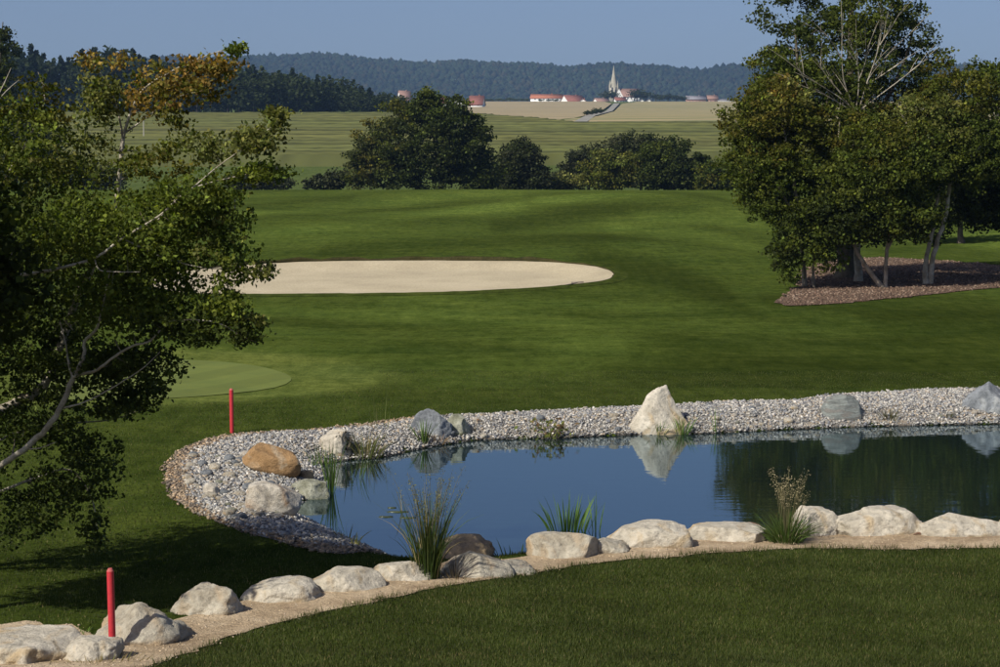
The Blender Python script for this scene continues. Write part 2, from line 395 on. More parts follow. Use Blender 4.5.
# pond water
m, n, l, p = mk('pond_water')
n.remove(p)
mp = n.new('ShaderNodeMapping'); mp.inputs['Scale'].default_value = (.6, 1.6, 1); l.new(pos(n), mp.inputs[0])
t = nz(n, l, 2.2, 3, .5, mp.outputs[0]); bp = n.new('ShaderNodeBump'); bp.inputs['Strength'].default_value = .045; bp.inputs['Distance'].default_value = .05; l.new(t.outputs[0], bp.inputs['Height'])
df = n.new('ShaderNodeBsdfDiffuse'); df.inputs[0].default_value = (.008, .014, .012, 1)
gl = n.new('ShaderNodeBsdfGlossy'); gl.inputs[0].default_value = (.76, .90, 1.0, 1); gl.inputs['Roughness'].default_value = .02; l.new(bp.outputs[0], gl.inputs['Normal'])
fr_ = n.new('ShaderNodeFresnel'); fr_.inputs[0].default_value = 4.2; mxs = n.new('ShaderNodeMixShader')
l.new(fr_.outputs[0], mxs.inputs[0]); l.new(df.outputs[0], mxs.inputs[1]); l.new(gl.outputs[0], mxs.inputs[2]); l.new(mxs.outputs[0], n['Material Output'].inputs[0])
WATER = m
wp = []
P0 = np.array(POND); cen = P0.mean(0)
nrm = []
for i in range(len(P0)):
    tv = P0[(i + 1) % len(P0)] - P0[i - 1]; tv /= np.linalg.norm(tv) + 1e-9
    q = P0[i] + .12 * np.array([-tv[1], tv[0]])
    if sdist(POND, q[:1], q[1:])[0] > 0: q = P0[i] - .12 * np.array([-tv[1], tv[0]])
    wp.append(tuple(q))
sheet('water', POND, 1.2, 0, WATER, hf=lambda x, y: np.zeros_like(x))

# gravel band (above the pond) and sandy path in front
GR_PX = [(345,555),(295,546),(255,535),(225,524),(190,509),(173,494),(168,478),(173,460),(195,444),(240,434),(300,431),(345,427),(405,419),(470,415),(540,411),(640,407),(720,402),(800,400),(850,394),(1000,389),(1100,386),(1200,388),(1330,400),(1400,470),(1300,520),(1000,500),(700,500),(420,562),(380,562)]
GR = smooth_poly(gpoly(GR_PX[:23]) + [flat_pt(1400, 470), flat_pt(1260, 520), flat_pt(1000, 500), flat_pt(700, 500), flat_pt(470, 530), flat_pt(412, 559), flat_pt(385, 562)], .3)
GR = [tuple(np.array(p) + rng.normal(0, .03, 2)) for p in GR]
sheet('gravel_bed', GR, .25, .012, GRAVELBED)
PA_UP = [(-60,624),(-20,622),(0,626),(25,622),(48,627),(72,626),(90,634),(104,640),(130,634),(240,603),(330,588),(400,575),(440,567),(480,564),(530,557),(560,551),(600,547),(640,542),(700,538),(800,535),(1000,531),(1160,534),(1300,540)]
PA_LO = [(1300,562),(1160,553),(1000,549),(900,550),(830,549),(760,551),(680,557),(600,563),(560,570),(480,582),(400,597),(330,612),(270,626),(224,641),(200,650),(150,667),(120,680),(60,708),(-60,720)]
PATH = smooth_poly(gpoly(PA_UP) + gpoly(PA_LO), .2)
PATH = [tuple(np.array(p) + rng.normal(0, .03, 2)) for p in PATH]
sheet('path', PATH, .14, .016, SANDPATH)

# bunker
def bunk_h(x, y):
    s = np.clip(sdist(BK, x, y), 0, 2.5)
    return base_h(x, y) + .02 - .0 * s
sheet('sand', BK, .5, .075, BUNKER)
# turf lip round the bunker: a rounded roll of turf, higher and overhanging at the far side
def lip():
    P = np.array(BK); n_ = len(P); V = []; C = []
    ctr = P.mean(0); sg = 0
    T = np.roll(P, -1, 0) - np.roll(P, 1, 0); T /= np.linalg.norm(T, axis=1)[:, None]
    N = np.stack([T[:, 1], -T[:, 0]], -1)
    if sdist(BK, P[:1, 0] + N[:1, 0] * .2, P[:1, 1] + N[:1, 1] * .2)[0] > 0: N = -N
    prof_ = [(-.06, -.05), (-.08, .45), (-.02, .9), (.10, 1.0), (.3, .6), (.7, -.3)]
    for i in range(n_):
        far = max(0, N[i][1]); hh = .04 + .17 * far + (.05 * math.sin(i * .35) + .04 * math.sin(i * 1.3 + 1)) * far + rng.uniform(-.02, .05) * (.4 + far)
        for (o, q) in prof_:
            pt = P[i] + N[i] * o
            V.append((pt[0], pt[1], h1(pt[0], pt[1]) + .03 + hh * q))
            C.append((.046, .064, .015) if q > .9 or o > 0 else (.050, .046, .022))
    k = len(prof_); Fc = []
    for i in range(n_):
        for j in range(k - 1):
            a = i * k + j; b = ((i + 1) % n_) * k + j; Fc.append((a, b, b + 1, a + 1))
    return new_mesh('bunker_edge', V, Fc, TURF, np.array(C), True)
link('bunker_edge', lip(), kind='structure')

# putting green
sheet('putting_green', smooth_poly(gpoly([(40,376),(80,366),(150,361),(205,361),(255,366),(285,374),(291,381),(275,388),(230,394),(160,399),(70,400),(30,392)]), .5), .6, .014, GREEN)

# mulch bed under the right trees
MU = smooth_poly(gpoly([(776,304),(783,296),(797,284),(806,270),(830,262),(870,258),(930,260),(985,264),(1020,268),(1090,274),(1120,286),(1060,285),(1000,288),(950,293),(900,298),(850,303),(800,306)]), .5)
MU = [tuple(np.array(p) + rng.normal(0, .16, 2)) for p in MU]
sheet('mulch_bed', MU, .7, .03, MULCH)

# fields
def quadpoly(pts): return smooth_poly(pts, 25)
sheet('stubble_field', [(-20, 590), (75, 575), (330, 590), (420, 700), (520, 1500), (560, 1960), (300, 1975), (130, 1960), (106, 1700), (70, 1200), (40, 800), (22, 700)], 22, .25, STUBBLE)
sheet('ploughed_field', [(-34, 650), (16, 640), (34, 800), (62, 1200), (97, 1700), (118, 1955), (0, 1990), (-40, 1960), (-24, 1300), (-16, 800)], 22, .3, STUBBLE2)
ROAD = ground_mat('asphalt', (.20, .19, .165), (.24, .23, .20), (.28, .27, .24), .1)
sheet('road', [(25, 660), (29.5, 660), (39, 800), (69, 1200), (104, 1700), (131, 1990), (125, 1990), (99, 1700), (65, 1200), (35, 800)], 10, .5, ROAD)

# corn: a thick standing crop with ragged top, strips of darker colour and a cut front face
def corn():
    xs = np.arange(-330, 260, 2.5); ys = np.arange(372, 760, 1.6)
    X, Y = np.meshgrid(xs, ys)
    X = X + rng.uniform(-.5, .5, X.shape)
    row = 21.0
    ph = (Y + .03 * X + 6 * np.sin(X / 120)) % row
    ro = np.floor((Y + .03 * X + 6 * np.sin(X / 120)) / row)
    gap = ph < 6.0 + 2.5 * np.sin(ro * 2.1)
    top = 2.3 + rng.normal(0, .07, X.shape) + .08 * np.sin(X / 17 + Y / 11)
    hgt = np.where(gap, top + .1, top)
    front = 392 + 5 * np.sin(X / 60); back = np.where(X < -15, 742, 742 - 150 * np.clip((X + 15) / 40, 0, 1)) + 4 * np.sin(X / 30)
    hgt = np.where((Y < front) | (Y > back), -.6, hgt)
    Zc = H(X.ravel(), Y.ravel()).reshape(X.shape) + hgt
    a = np.stack([np.full(X.shape, .108), np.full(X.shape, .116), np.full(X.shape, .032)], -1)
    tone = 1 + .10 * np.sin(ro * 1.7) + rng.normal(0, .1, X.shape) + .03 * np.sin(X / 45 + Y / 30)
    yel = np.clip(.5 + .5 * np.sin(ro * .9 + X / 80), 0, 1)
    a[..., 0] *= 1 + .06 * yel
    a = a * tone[..., None]
    a[gap] *= .60; a[(ph > 18) & ~gap] *= 1.2  # strips only coloured darker at full crop height, row edges brighter
    ft = (Y < front + 1.5) | ((hgt < 0) & (Y < front)); a[ft] = (.078, .085, .028)
    a *= (1 + rng.normal(0, .12, X.shape))[..., None]
    nr, nc = X.shape; idx = np.arange(nr * nc).reshape(nr, nc)
    Fq = np.stack([idx[:-1, :-1], idx[:-1, 1:], idx[1:, 1:], idx[1:, :-1]], -1).reshape(-1, 4)
    keep = (hgt.ravel()[Fq] > -.5).any(1)
    return new_mesh('corn', np.stack([X, Y, Zc], -1).reshape(-1, 3), Fq[keep], attr_mat('corn_crop', .9, .1), np.clip(a, 0, 1).reshape(-1, 3))
link('cornfield', corn(), kind='stuff', label='green and yellow rows of standing corn on the slope behind the trees', cat='crop')

# ------------------------------------------------------------------ leaves and tubes
def leaf_quads(C, size, jit, droop=.3, aspect=.6):
    """C centres (n,3); returns V (4n,3), F(2n,3)->quads as rhombi folded along the midrib"""
    n = len(C); d = rng.normal(size=(n, 3)); d[:, 2] -= droop; d /= np.linalg.norm(d, axis=1)[:, None]
    r = rng.normal(size=(n, 3)); r -= d * (r * d).sum(1)[:, None]; r /= np.linalg.norm(r, axis=1)[:, None] + 1e-9
    nn = np.cross(d, r); s = (size * (1 + jit * rng.uniform(-1, 1, n)))[:, None]
    V = np.empty((n, 4, 3)); V[:, 0] = C - d * s * .5; V[:, 2] = C + d * s * .5
    V[:, 1] = C + r * s * aspect * .5 + nn * s * .12; V[:, 3] = C - r * s * aspect * .5 + nn * s * .12
    i = np.arange(n)[:, None] * 4
    Fc = np.concatenate([i + [0, 1, 2], i + [0, 2, 3]])
    return V.reshape(-1, 3), Fc
def tube(pts, rad, sides=5):
    P = np.asarray(pts, float); n = len(P)
    T = np.gradient(P, axis=0); T /= np.linalg.norm(T, axis=1)[:, None] + 1e-9
    ref = np.array([0.31, .2, 1.0]) if abs(T[:, 2]).mean() < .8 else np.array([1.0, .1, .2])
    U = np.cross(T, ref); U /= np.linalg.norm(U, axis=1)[:, None] + 1e-9; W = np.cross(T, U)
    th = np.linspace(0, 2 * np.pi, sides, endpoint=False)
    R_ = np.asarray(rad, float)[:, None, None]
    V = P[:, None] + R_ * (np.cos(th)[None, :, None] * U[:, None] + np.sin(th)[None, :, None] * W[:, None])
    V = V.reshape(-1, 3); Fc = []
    for i in range(n - 1):
        for j in range(sides):
            a = i * sides + j; b = i * sides + (j + 1) % sides
            Fc.append((a, b, b + sides, a + sides))
    return V, np.array(Fc)
class MB:
    def __init__(s): s.V = []; s.F = []; s.C = []; s.n = 0
    def add(s, V, Fc, C=None):
        s.V.append(V); s.F.append(np.asarray(Fc) + s.n); s.n += len(V)
        if C is not None: s.C.append(np.broadcast_to(np.asarray(C, float), (len(V), 3)))
    def mesh(s, name, mat, smooth=False):
        return new_mesh(name, np.concatenate(s.V), np.concatenate(s.F), mat, np.concatenate(s.C) if s.C else None, smooth)
def spline(pts, m=5):
    return np.array(smooth_poly([tuple(p) for p in pts], max(1e-6, sum((Vector(a) - Vector(b)).length for a, b in zip(pts, pts[1:])) / (m * (len(pts) - 1))), False))
OLIVE = [(.058, .078, .011), (.074, .092, .013), (.044, .062, .010), (.094, .104, .015)]
DARKG = [(.032, .044, .009), (.040, .052, .010), (.027, .038, .008), (.050, .060, .012)]
GREYG = [(.048, .055, .024), (.040, .048, .022), (.055, .058, .025), (.034, .042, .019)]
YELL = [(.28, .17, .035), (.22, .15, .035), (.13, .13, .03), (.20, .11, .03)]
YGRN = [(.13, .14, .035), (.09, .11, .025), (.16, .15, .04), (.06, .085, .02)]
AUT = [(.080, .092, .012), (.098, .094, .014), (.060, .080, .010), (.118, .092, .016)]
def tree(name, label, cat, limbs, lobes, leaf, ncl, per, clr, bark=BARK, group=None, twigs=True, shell=.45, droop=.3, trunk_sides=8, twig_r=.35, loc=None, aspect=.6, parent_parts=True, tw_max=.03):
    """limbs: list of (points, r0, r1); lobes: list of (centre, (rx,ry,rz), weight, palette)"""
    base = Vector(limbs[0][0][0]) if loc is None else Vector(loc)
    root = link(name, None, label=label, cat=cat, group=group, loc=base)
    b = np.array(base)
    tm = MB(); nodes = []; nrad = []
    for pts, r0, r1 in limbs:
        if name == 'leaning_tree': r0, r1 = r0 * .78, r1 * .78
        sp = spline(pts, 6); k = len(sp)
        t = np.linspace(0, 1, k); rr = r0 + (r1 - r0) * t ** .8
        jit = rng.normal(0, 1, (k, 3)) * rr[:, None] * .15; jit[0] = 0
        sp = sp + jit
        if pts is limbs[0][0]: rr = rr * (1 + .5 * np.exp(-np.linspace(0, 1, k) * 12)); 
        V, Fc = tube(sp - b, rr, trunk_sides); tm.add(V, Fc)
        nodes.append(sp); nrad.append(rr)
    link('trunk', tm.mesh('trunk', bark, True), root)
    nodes = np.concatenate(nodes); nrad = np.concatenate(nrad)
    W = np.array([q[2] for q in lobes], float); W /= W.sum(); pts = []; pal = []
    for (c, r, w_, pl), f in zip(lobes, W):
        n_ = max(3, int(round(ncl * f)))
        d = rng.normal(size=(n_, 3)); d /= np.linalg.norm(d, axis=1)[:, None]
        rad = (shell + (1 - shell) * rng.random(n_)) ** .6 * (1 + .22 * rng.random(n_) ** 4)
        pts.append(np.array(c) + d * np.array(r) * rad[:, None]); pal += [pl] * n_
    pts = np.concatenate(pts)
    ok = pts[:, 2] > H(pts[:, 0], pts[:, 1]) + .15
    pts = pts[ok]; pal = [p for p, o in zip(pal, ok) if o]
    if twigs:
        bm_ = MB(); order = np.argsort(np.min(np.linalg.norm(pts[:, None, :] - nodes[None, ::3, :], axis=2), axis=1))
        for i in order:
            q = pts[i]; dd = np.linalg.norm(nodes - q, axis=1); k = int(np.argmin(dd)); a = nodes[k]; L = dd[k]
            if L < clr * .2: continue
            r0 = min(nrad[k] * .6, tw_max + .006 * L); side = rng.normal(0, .1, 3) * L
            m1 = a + (q - a) * .35 + side + [0, 0, .06 * L]; m2 = a + (q - a) * .7 + side * .8 + [0, 0, .05 * L]
            path = np.array([a, m1, m2, q]); rr = np.array([r0, r0 * .75, r0 * .5, r0 * .22])
            V, Fc = tube(path - b, rr, 3); bm_.add(V, Fc)
            nodes = np.concatenate([nodes, path[1:]]); nrad = np.concatenate([nrad, rr[1:]])
        if bm_.V: link('branches', bm_.mesh('branches', TWIG, True), root)
    # leaves
    n_ = len(pts); cnt = rng.poisson(per, n_) + 1; rep = np.repeat(np.arange(n_), cnt)
    off = rng.normal(size=(len(rep), 3)); off *= (rng.random(len(rep)) ** .5)[:, None] / (np.linalg.norm(off, axis=1)[:, None] + 1e-9)
    flat = rng.uniform(.35, .8, n_)[rep]
    off = off * clr * rng.uniform(.6, 1.25, n_)[rep][:, None]; off[:, 2] *= flat
    L = pts[rep] + off
    V, Fc = leaf_quads(L - b, leaf, .4, droop, aspect)
    palA = {}; ctone = rng.normal(1, .13, n_)
    cols = np.array([pal[i][rng.integers(len(pal[i]))] for i in range(n_)])[rep]
    own = np.array([pal[i][j] for i, j in zip(rep, rng.integers(0, 3, len(rep)))])
    cols = (cols * .6 + own * .4) * (ctone[rep] * rng.normal(1, .18, len(rep)))[:, None]
    cols = cols * np.where(rng.random(len(rep)) < .14, 2.0, .95)[:, None]  # some leaves brightened at random to paint in leaf highlights
    cols = np.clip(np.repeat(cols, 4, axis=0), .004, .6)
    link('crown', new_mesh('crown', V, Fc, LEAF, cols), root)
    return root
def lobe(u, v, D, ru, rv, rd, wt, pal):
    """crown lobe centred on the sight line of (u,v) at depth D; half sizes given in photograph pixels at that depth"""
    k = D / F
    return (tuple(at(u, v, D)), (ru * k, rd, rv * k), wt, pal)
def L3(*p): return [tuple(at(u, v, D)) for u, v, D in p]
def foot(u, D):
    x = float(ray(u, 300)[0] * D); return (x, D, h1(x, D) - .05)

# --- the tree on the left, close to the camera
fb = foot(-72, 23.6)
hl = [
 ([fb, *L3((-74,520,23.5),(-66,440,23.5),(-58,360,23.6),(-50,270,23.7))], .17, .09),
 (L3((-74,545,23.5),(-30,488,23.2),(0,466,23.0),(27,447,22.9),(50,424,22.8),(63,402,22.8),(73,378,22.8)), .062, .040),
 (L3((73,378,22.8),(84,356,22.7),(85,341,22.7),(97,328,22.6),(104,300,22.6),(110,270,22.6)), .034, .010),
 (L3((73,378,22.8),(80,374,22.7),(95,371,22.6),(110,360,22.5),(130,347,22.4),(150,341,22.3),(165,325,22.3),(180,320,22.2),(215,322,22.2),(240,335,22.2),(256,342,22.2)), .026, .006),
 (L3((73,378,22.8),(68,360,22.9),(66,345,22.9),(60,322,23)), .022, .008),
 (L3((64,408,22.8),(85,402,22.7),(105,392,22.6),(125,380,22.5),(143,368,22.4),(160,352,22.4)), .016, .005),
 (L3((27,449,22.9),(40,448,22.8),(56,442,22.7)), .013, .005),
 (L3((73,330,22.7),(62,318,22.7)), .010, .004),
 (L3((-66,470,23.5),(-20,425,23.8),(10,405,24),(35,393,24.1),(50,375,24.1),(57,352,24.1),(66,332,24.1),(76,300,24),(95,260,23.9),(113,217,23.8),(118,190,23.8),(121,160,23.7),(123,138,23.7)), .10, .034),
 (L3((123,138,23.7),(131,112,23.6),(143,90,23.5),(165,75,23.4),(195,60,23.3),(232,47,23.2)), .026, .005),
 (L3((123,138,23.7),(118,112,23.7),(111,90,23.8),(100,72,23.8)), .020, .005),
 (L3((126,132,23.7),(150,115,23.5),(175,98,23.4),(205,90,23.3)), .018, .005),
 (L3((-64,420,23.5),(-32,335,23),(0,296,22.6),(9,278,22.5),(35,273,22.4),(60,268,22.3),(95,258,22.2),(120,240,22.2),(160,215,22.2),(190,190,22.2),(230,178,22.2),(283,168,22.2)), .05, .006),
 (L3((10,279,22.5),(8,262,22.5),(16,248,22.5)), .014, .006),
 (L3((95,260,22.2),(100,270,22.2),(120,272,22.1),(140,272,22.1)), .013, .005),
 (L3((125,240,22.3),(165,258,22.4),(205,268,22.4),(240,268,22.4),(268,272,22.4)), .015, .005),
 (L3((158,220,22.2),(178,196,22.2),(183,188,22.2)), .012, .005),
 (L3((190,190,22.2),(220,165,22.2),(255,140,22.2),(282,118,22.2)), .013, .004),
 (L3((-58,380,23.6),(-30,270,23.8),(0,190,24),(28,140,24),(45,100,24),(38,72,24)), .06, .006),
 (L3((-56,330,23.6),(-65,200,23.6),(-60,100,23.6),(-45,40,23.6)), .07, .01),
 (L3((-30,150,23.8),(0,92,23.8),(11,68,23.8)), .02, .004),
 (L3((-30,140,23.8),(0,98,23.8),(19,80,23.8)), .016, .004),
 (L3((-74,520,23.5),(-20,500,23.9),(30,480,24),(70,470,24),(92,500,23.9),(98,540,23.8)), .04, .005),
 (L3((-74,500,23.5),(0,440,24.4),(60,425,24.5),(110,420,24.5),(140,410,24.5)), .04, .006),
]
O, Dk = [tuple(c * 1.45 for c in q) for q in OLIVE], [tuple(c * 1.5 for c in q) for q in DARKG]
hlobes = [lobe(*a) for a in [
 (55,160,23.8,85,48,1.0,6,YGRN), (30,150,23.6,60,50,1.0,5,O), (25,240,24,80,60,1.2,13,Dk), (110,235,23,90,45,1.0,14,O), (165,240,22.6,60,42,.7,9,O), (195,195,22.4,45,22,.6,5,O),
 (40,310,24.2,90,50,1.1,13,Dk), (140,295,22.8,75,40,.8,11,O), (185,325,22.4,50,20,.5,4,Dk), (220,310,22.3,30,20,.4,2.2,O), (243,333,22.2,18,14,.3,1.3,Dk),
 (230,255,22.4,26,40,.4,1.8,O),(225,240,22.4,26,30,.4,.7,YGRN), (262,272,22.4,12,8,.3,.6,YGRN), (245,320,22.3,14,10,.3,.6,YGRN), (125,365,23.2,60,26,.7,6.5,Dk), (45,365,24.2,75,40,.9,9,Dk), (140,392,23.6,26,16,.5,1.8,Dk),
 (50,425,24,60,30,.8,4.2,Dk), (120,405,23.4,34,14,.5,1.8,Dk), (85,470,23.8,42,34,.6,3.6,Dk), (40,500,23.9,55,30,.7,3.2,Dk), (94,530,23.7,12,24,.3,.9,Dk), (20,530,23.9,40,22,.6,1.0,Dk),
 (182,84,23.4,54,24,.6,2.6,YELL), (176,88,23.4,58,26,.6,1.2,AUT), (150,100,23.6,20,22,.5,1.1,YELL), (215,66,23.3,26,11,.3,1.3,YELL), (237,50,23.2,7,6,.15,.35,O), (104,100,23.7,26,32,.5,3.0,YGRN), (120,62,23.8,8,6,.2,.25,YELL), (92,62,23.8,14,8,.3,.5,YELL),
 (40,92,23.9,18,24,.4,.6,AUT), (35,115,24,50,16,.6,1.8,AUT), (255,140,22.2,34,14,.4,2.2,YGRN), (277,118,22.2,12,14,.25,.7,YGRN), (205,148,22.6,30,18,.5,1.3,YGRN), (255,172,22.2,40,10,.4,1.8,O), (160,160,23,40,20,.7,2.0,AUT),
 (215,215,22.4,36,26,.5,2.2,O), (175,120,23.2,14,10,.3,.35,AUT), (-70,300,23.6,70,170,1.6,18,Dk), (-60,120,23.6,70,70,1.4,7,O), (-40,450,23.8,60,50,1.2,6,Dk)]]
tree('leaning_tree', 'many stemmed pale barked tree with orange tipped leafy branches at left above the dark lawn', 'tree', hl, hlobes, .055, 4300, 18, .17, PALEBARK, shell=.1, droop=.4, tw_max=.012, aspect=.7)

# --- the tree group in the mulch bed on the right
def fan(u0, v0, D, u1, v1, n_, r0, spread=30):
    return []
tree('added_shade_tree', 'dense leafy tree added mostly out of view at left to shade the lawn', 'tree',
 [([foot(-230, 19.6), *L3((-225,560,19.7),(-210,400,19.9),(-190,280,20.1),(-170,130,20.2))], .14, .03), (L3((-215,440,19.9),(-150,350,20.4),(-80,290,20.8)), .06, .015), (L3((-205,380,20),(-150,280,20.2),(-90,200,20.6)), .05, .01)],
 [lobe(*a) for a in [(-165,190,20.2,140,140,1.45,14,DARKG),(-160,130,20.3,120,90,1.2,5,OLIVE),(-55,275,21.0,88,72,.9,4.5,DARKG),(-170,300,20.0,120,80,1.2,6,DARKG),(-60,200,20.9,70,50,.8,2.5,OLIVE)]],
 .085, 1500, 30, .26, PALEBARK, shell=.0, droop=.4, tw_max=.012, aspect=.8)  # added tree, mostly unseen, placed so its shadow darkens the lawn
O, Dk = OLIVE, DARKG
tree('birch_tree', 'slim tree with drooping yellow tinged crown, first from the left in the mulch bed', 'tree',
 [([foot(804, 84.5), *L3((804,270,84.5),(801,235,84.3),(797,200,84),(790,160,84),(780,110,84))], .10, .04),
  (L3((801,240,84.3),(820,205,84),(835,160,84),(840,120,84)), .08, .03), (L3((800,225,84.3),(780,190,84),(755,150,84),(735,120,84)), .07, .02),
  ([foot(814, 84), *L3((813,270,84),(817,240,84),(825,200,84))], .07, .03)],
 [lobe(*a) for a in [(775,130,84,42,48,2.2,8,AUT),(750,118,84,32,26,1.6,3.5,AUT),(757,160,84,38,34,2,6,O),(785,100,84,32,22,1.5,2,YGRN),(780,92,84,16,14,1,.8,YELL),(742,125,84,18,12,1,.9,YGRN),(795,190,83.5,48,36,2.2,9,O),(800,240,83,28,26,1.5,3.0,O),(785,245,83,10,24,.8,1.0,Dk),(758,195,84.5,20,24,1,2.2,O),(770,110,85,30,34,1.6,4,AUT),(778,70,86,20,24,1.2,1.8,O),(783,255,83,14,16,.8,.9,Dk),(822,240,83,20,12,1,1.0,O),(790,272,82.6,9,10,.5,.35,O),(832,262,82.6,12,9,.5,.35,O),(820,215,83.2,30,26,1.6,3.5,Dk)]],
 .135, 900, 44, .50, BARK, 'trees in the mulch bed', aspect=.75)
tree('maple_tree', 'tallest dense dark tree with thick trunk rising at the back of the right group', 'tree',
 [([foot(845, 89), *L3((845,250,89),(843,200,89),(846,140,89),(850,70,89),(852,10,89))], .42, .12),
  (L3((844,200,89),(815,140,88.5),(800,80,88),(795,30,88)), .16, .04), (L3((845,160,89),(880,110,89),(905,60,89),(915,20,89)), .18, .04), (L3((846,150,89),(900,130,89.5),(930,105,89.5)), .12, .04)],
 [lobe(*a) for a in [(835,60,89,55,50,2.6,9,O),(868,20,89,45,32,2.4,6,O),(810,90,88.5,45,40,2.2,6,O),(895,55,89,40,45,2.4,7,Dk),(925,102,89,28,22,1.5,2.5,AUT),(795,55,89,26,30,1.5,1.5,Dk),(782,15,89,30,24,1.4,1.0,Dk),(835,-8,89,50,18,1.6,2.2,Dk),(880,-12,89,30,12,1.4,1.2,O),(850,130,89.5,70,45,2.5,7,Dk),(790,88,88.5,18,14,1,.9,YELL),(905,15,89,18,16,1,.9,O),(780,110,88,34,34,1.8,4,Dk),(768,70,88.5,18,20,1,1.2,AUT),(845,205,88,60,40,2.2,6,Dk),(900,225,93,50,20,1.8,2.5,Dk)]],
 .14, 980, 48, .56, DARKBARK, 'trees in the mulch bed', aspect=.75)
bl = L3((858,260,86.5),(858,200,86),(857,150,85.8),(856,112,85.6))
bare = [([foot(858, 86.8)] + bl, .17, .09)]
for p in [[(856,112),(845,85),(842,60),(842,30),(841,12)], [(842,95),(826,75),(816,58),(808,48)], [(856,112),(859,80),(855,55),(845,38)], [(858,112),(868,80),(878,50),(883,20),(882,-8)], [(864,90),(875,60),(880,35),(886,22)], [(872,70),(888,55),(905,38),(918,28)],
          [(856,112),(840,98),(820,85),(800,72)], [(858,112),(880,95),(900,80),(925,60)], [(850,110),(825,95),(800,85),(785,78)], [(880,45),(893,25),(900,12)], [(842,60),(832,42),(820,30)], [(859,80),(866,60),(868,45)], [(868,84),(884,74),(902,62)]]:
    p = [(p[0][0] + 0, p[0][1])] + p[1:]
    q = L3(*[(a, b, 85.2 - .4 * i) for i, (a, b) in enumerate(p)]); bare.append((q, .034, .010))
    for k_ in range(5):
        j = random.randint(0, len(q) - 2); t_ = random.random(); A_ = np.array(q[j]) * (1 - t_) + np.array(q[j + 1]) * t_
        dv = np.array(q[j + 1]) - np.array(q[j]); dv = dv / np.linalg.norm(dv) + np.array([random.uniform(-.7, .7), random.uniform(-.5, .5), random.uniform(0, .5)]); Lk = random.uniform(.5, 1.5); A_[2] += .0
        bare.append(([tuple(A_), tuple(A_ + dv * Lk * .5 + np.array([0, 0, .05])), tuple(A_ + dv * Lk)], .016, .006))
tree('bare_topped_birch', 'birch with bare pale upper limbs fanned out before the dark crown', 'tree', bare,
 [lobe(*a) for a in [(855,150,85,45,30,1.6,4,AUT),(856,116,84.4,22,10,.9,.8,O),(830,130,84.6,30,20,1.2,2,AUT),(870,118,85,26,14,1.2,1.2,AUT),(812,28,84,22,20,.8,.35,Dk),(850,70,84.6,45,40,1.2,1.0,O),(880,5,84,14,14,.8,.3,O)]],
 .16, 190, 34, .55, PALEBARK, 'trees in the mulch bed', aspect=.75, tw_max=.03)
tree('forked_tree', 'low spreading tree on two pale stems forking in a v above the mulch', 'tree',
 [([foot(884, 82.6), *L3((873,276,82.6),(862,260,82.5),(850,235,82.4),(845,200,82))], .12, .05), ([foot(885, 82.6), *L3((886,275,82.6),(887,250,82.6),(892,215,82.5),(885,170,82.4))], .10, .05),
  (L3((887,250,82.6),(905,215,82.5),(925,180,82.5)), .07, .03)],
 [lobe(*a) for a in [(870,180,82.2,55,42,2.2,10,O),(850,215,82,40,26,1.8,5,Dk),(895,215,82,42,22,1.8,5.5,O),(905,170,82.2,42,40,2,6,O),(880,145,82.5,45,26,1.8,5,AUT),(908,222,82,16,16,1.2,1.2,Dk),(852,232,82,26,12,1.2,1.2,O)]],
 .135, 820, 44, .5, BARK, 'trees in the mulch bed', aspect=.75)
tree('twin_stem_birch', 'birch on two tall pale yellow stained stems at the right of the mulch bed', 'tree',
 [([foot(926, 84), *L3((925,270,84),(929,245,84),(935,218,84),(940,180,84),(945,140,84))], .12, .05), ([foot(930, 84), *L3((931,268,84),(938,240,84),(946,214,84),(952,170,84),(962,110,84))], .13, .05),
  (L3((940,180,84),(915,140,84),(900,110,84)), .08, .03), (L3((950,180,84),(985,140,84),(1000,110,84)), .08, .03)],
 [lobe(*a) for a in [(930,125,84,50,34,2.2,8,YGRN),(925,155,83.5,50,34,2.2,8,O),(970,150,83.5,48,38,2.2,9,O),(960,100,84,45,28,1.8,5.5,AUT),(985,195,90,45,32,2,6,Dk),(905,190,84,22,18,1.2,1.2,O),(938,75,84.4,14,18,1,.5,AUT),(975,72,84,20,10,1,.5,O),(950,55,84,8,12,.6,.15,O)]],
 .135, 880, 44, .5, PALEBARK, 'trees in the mulch bed', aspect=.75, tw_max=.02)
tree('broad_tree', 'broad dark green tree cut by the right edge beyond the mulch bed', 'tree',
 [([foot(1045, 88), *L3((1045,250,88),(1042,200,88),(1040,140,88),(1035,90,88))], .28, .06), (L3((1043,210,88),(1010,170,88),(990,140,88)), .12, .04)],
 [lobe(*a) for a in [(1000,120,88,45,42,2.4,8,O),(1010,170,87.5,48,42,2.4,8,Dk),(1045,130,88,50,55,2.6,8,O),(1055,190,88,50,45,2.4,6,Dk),(985,205,87.5,26,24,1.6,3,Dk),(1000,75,88,28,14,1.4,1.4,O),(1040,80,88,40,26,1.8,3,O)]],
 .145, 560, 50, .6, DARKBARK, 'trees in the mulch bed', aspect=.75)
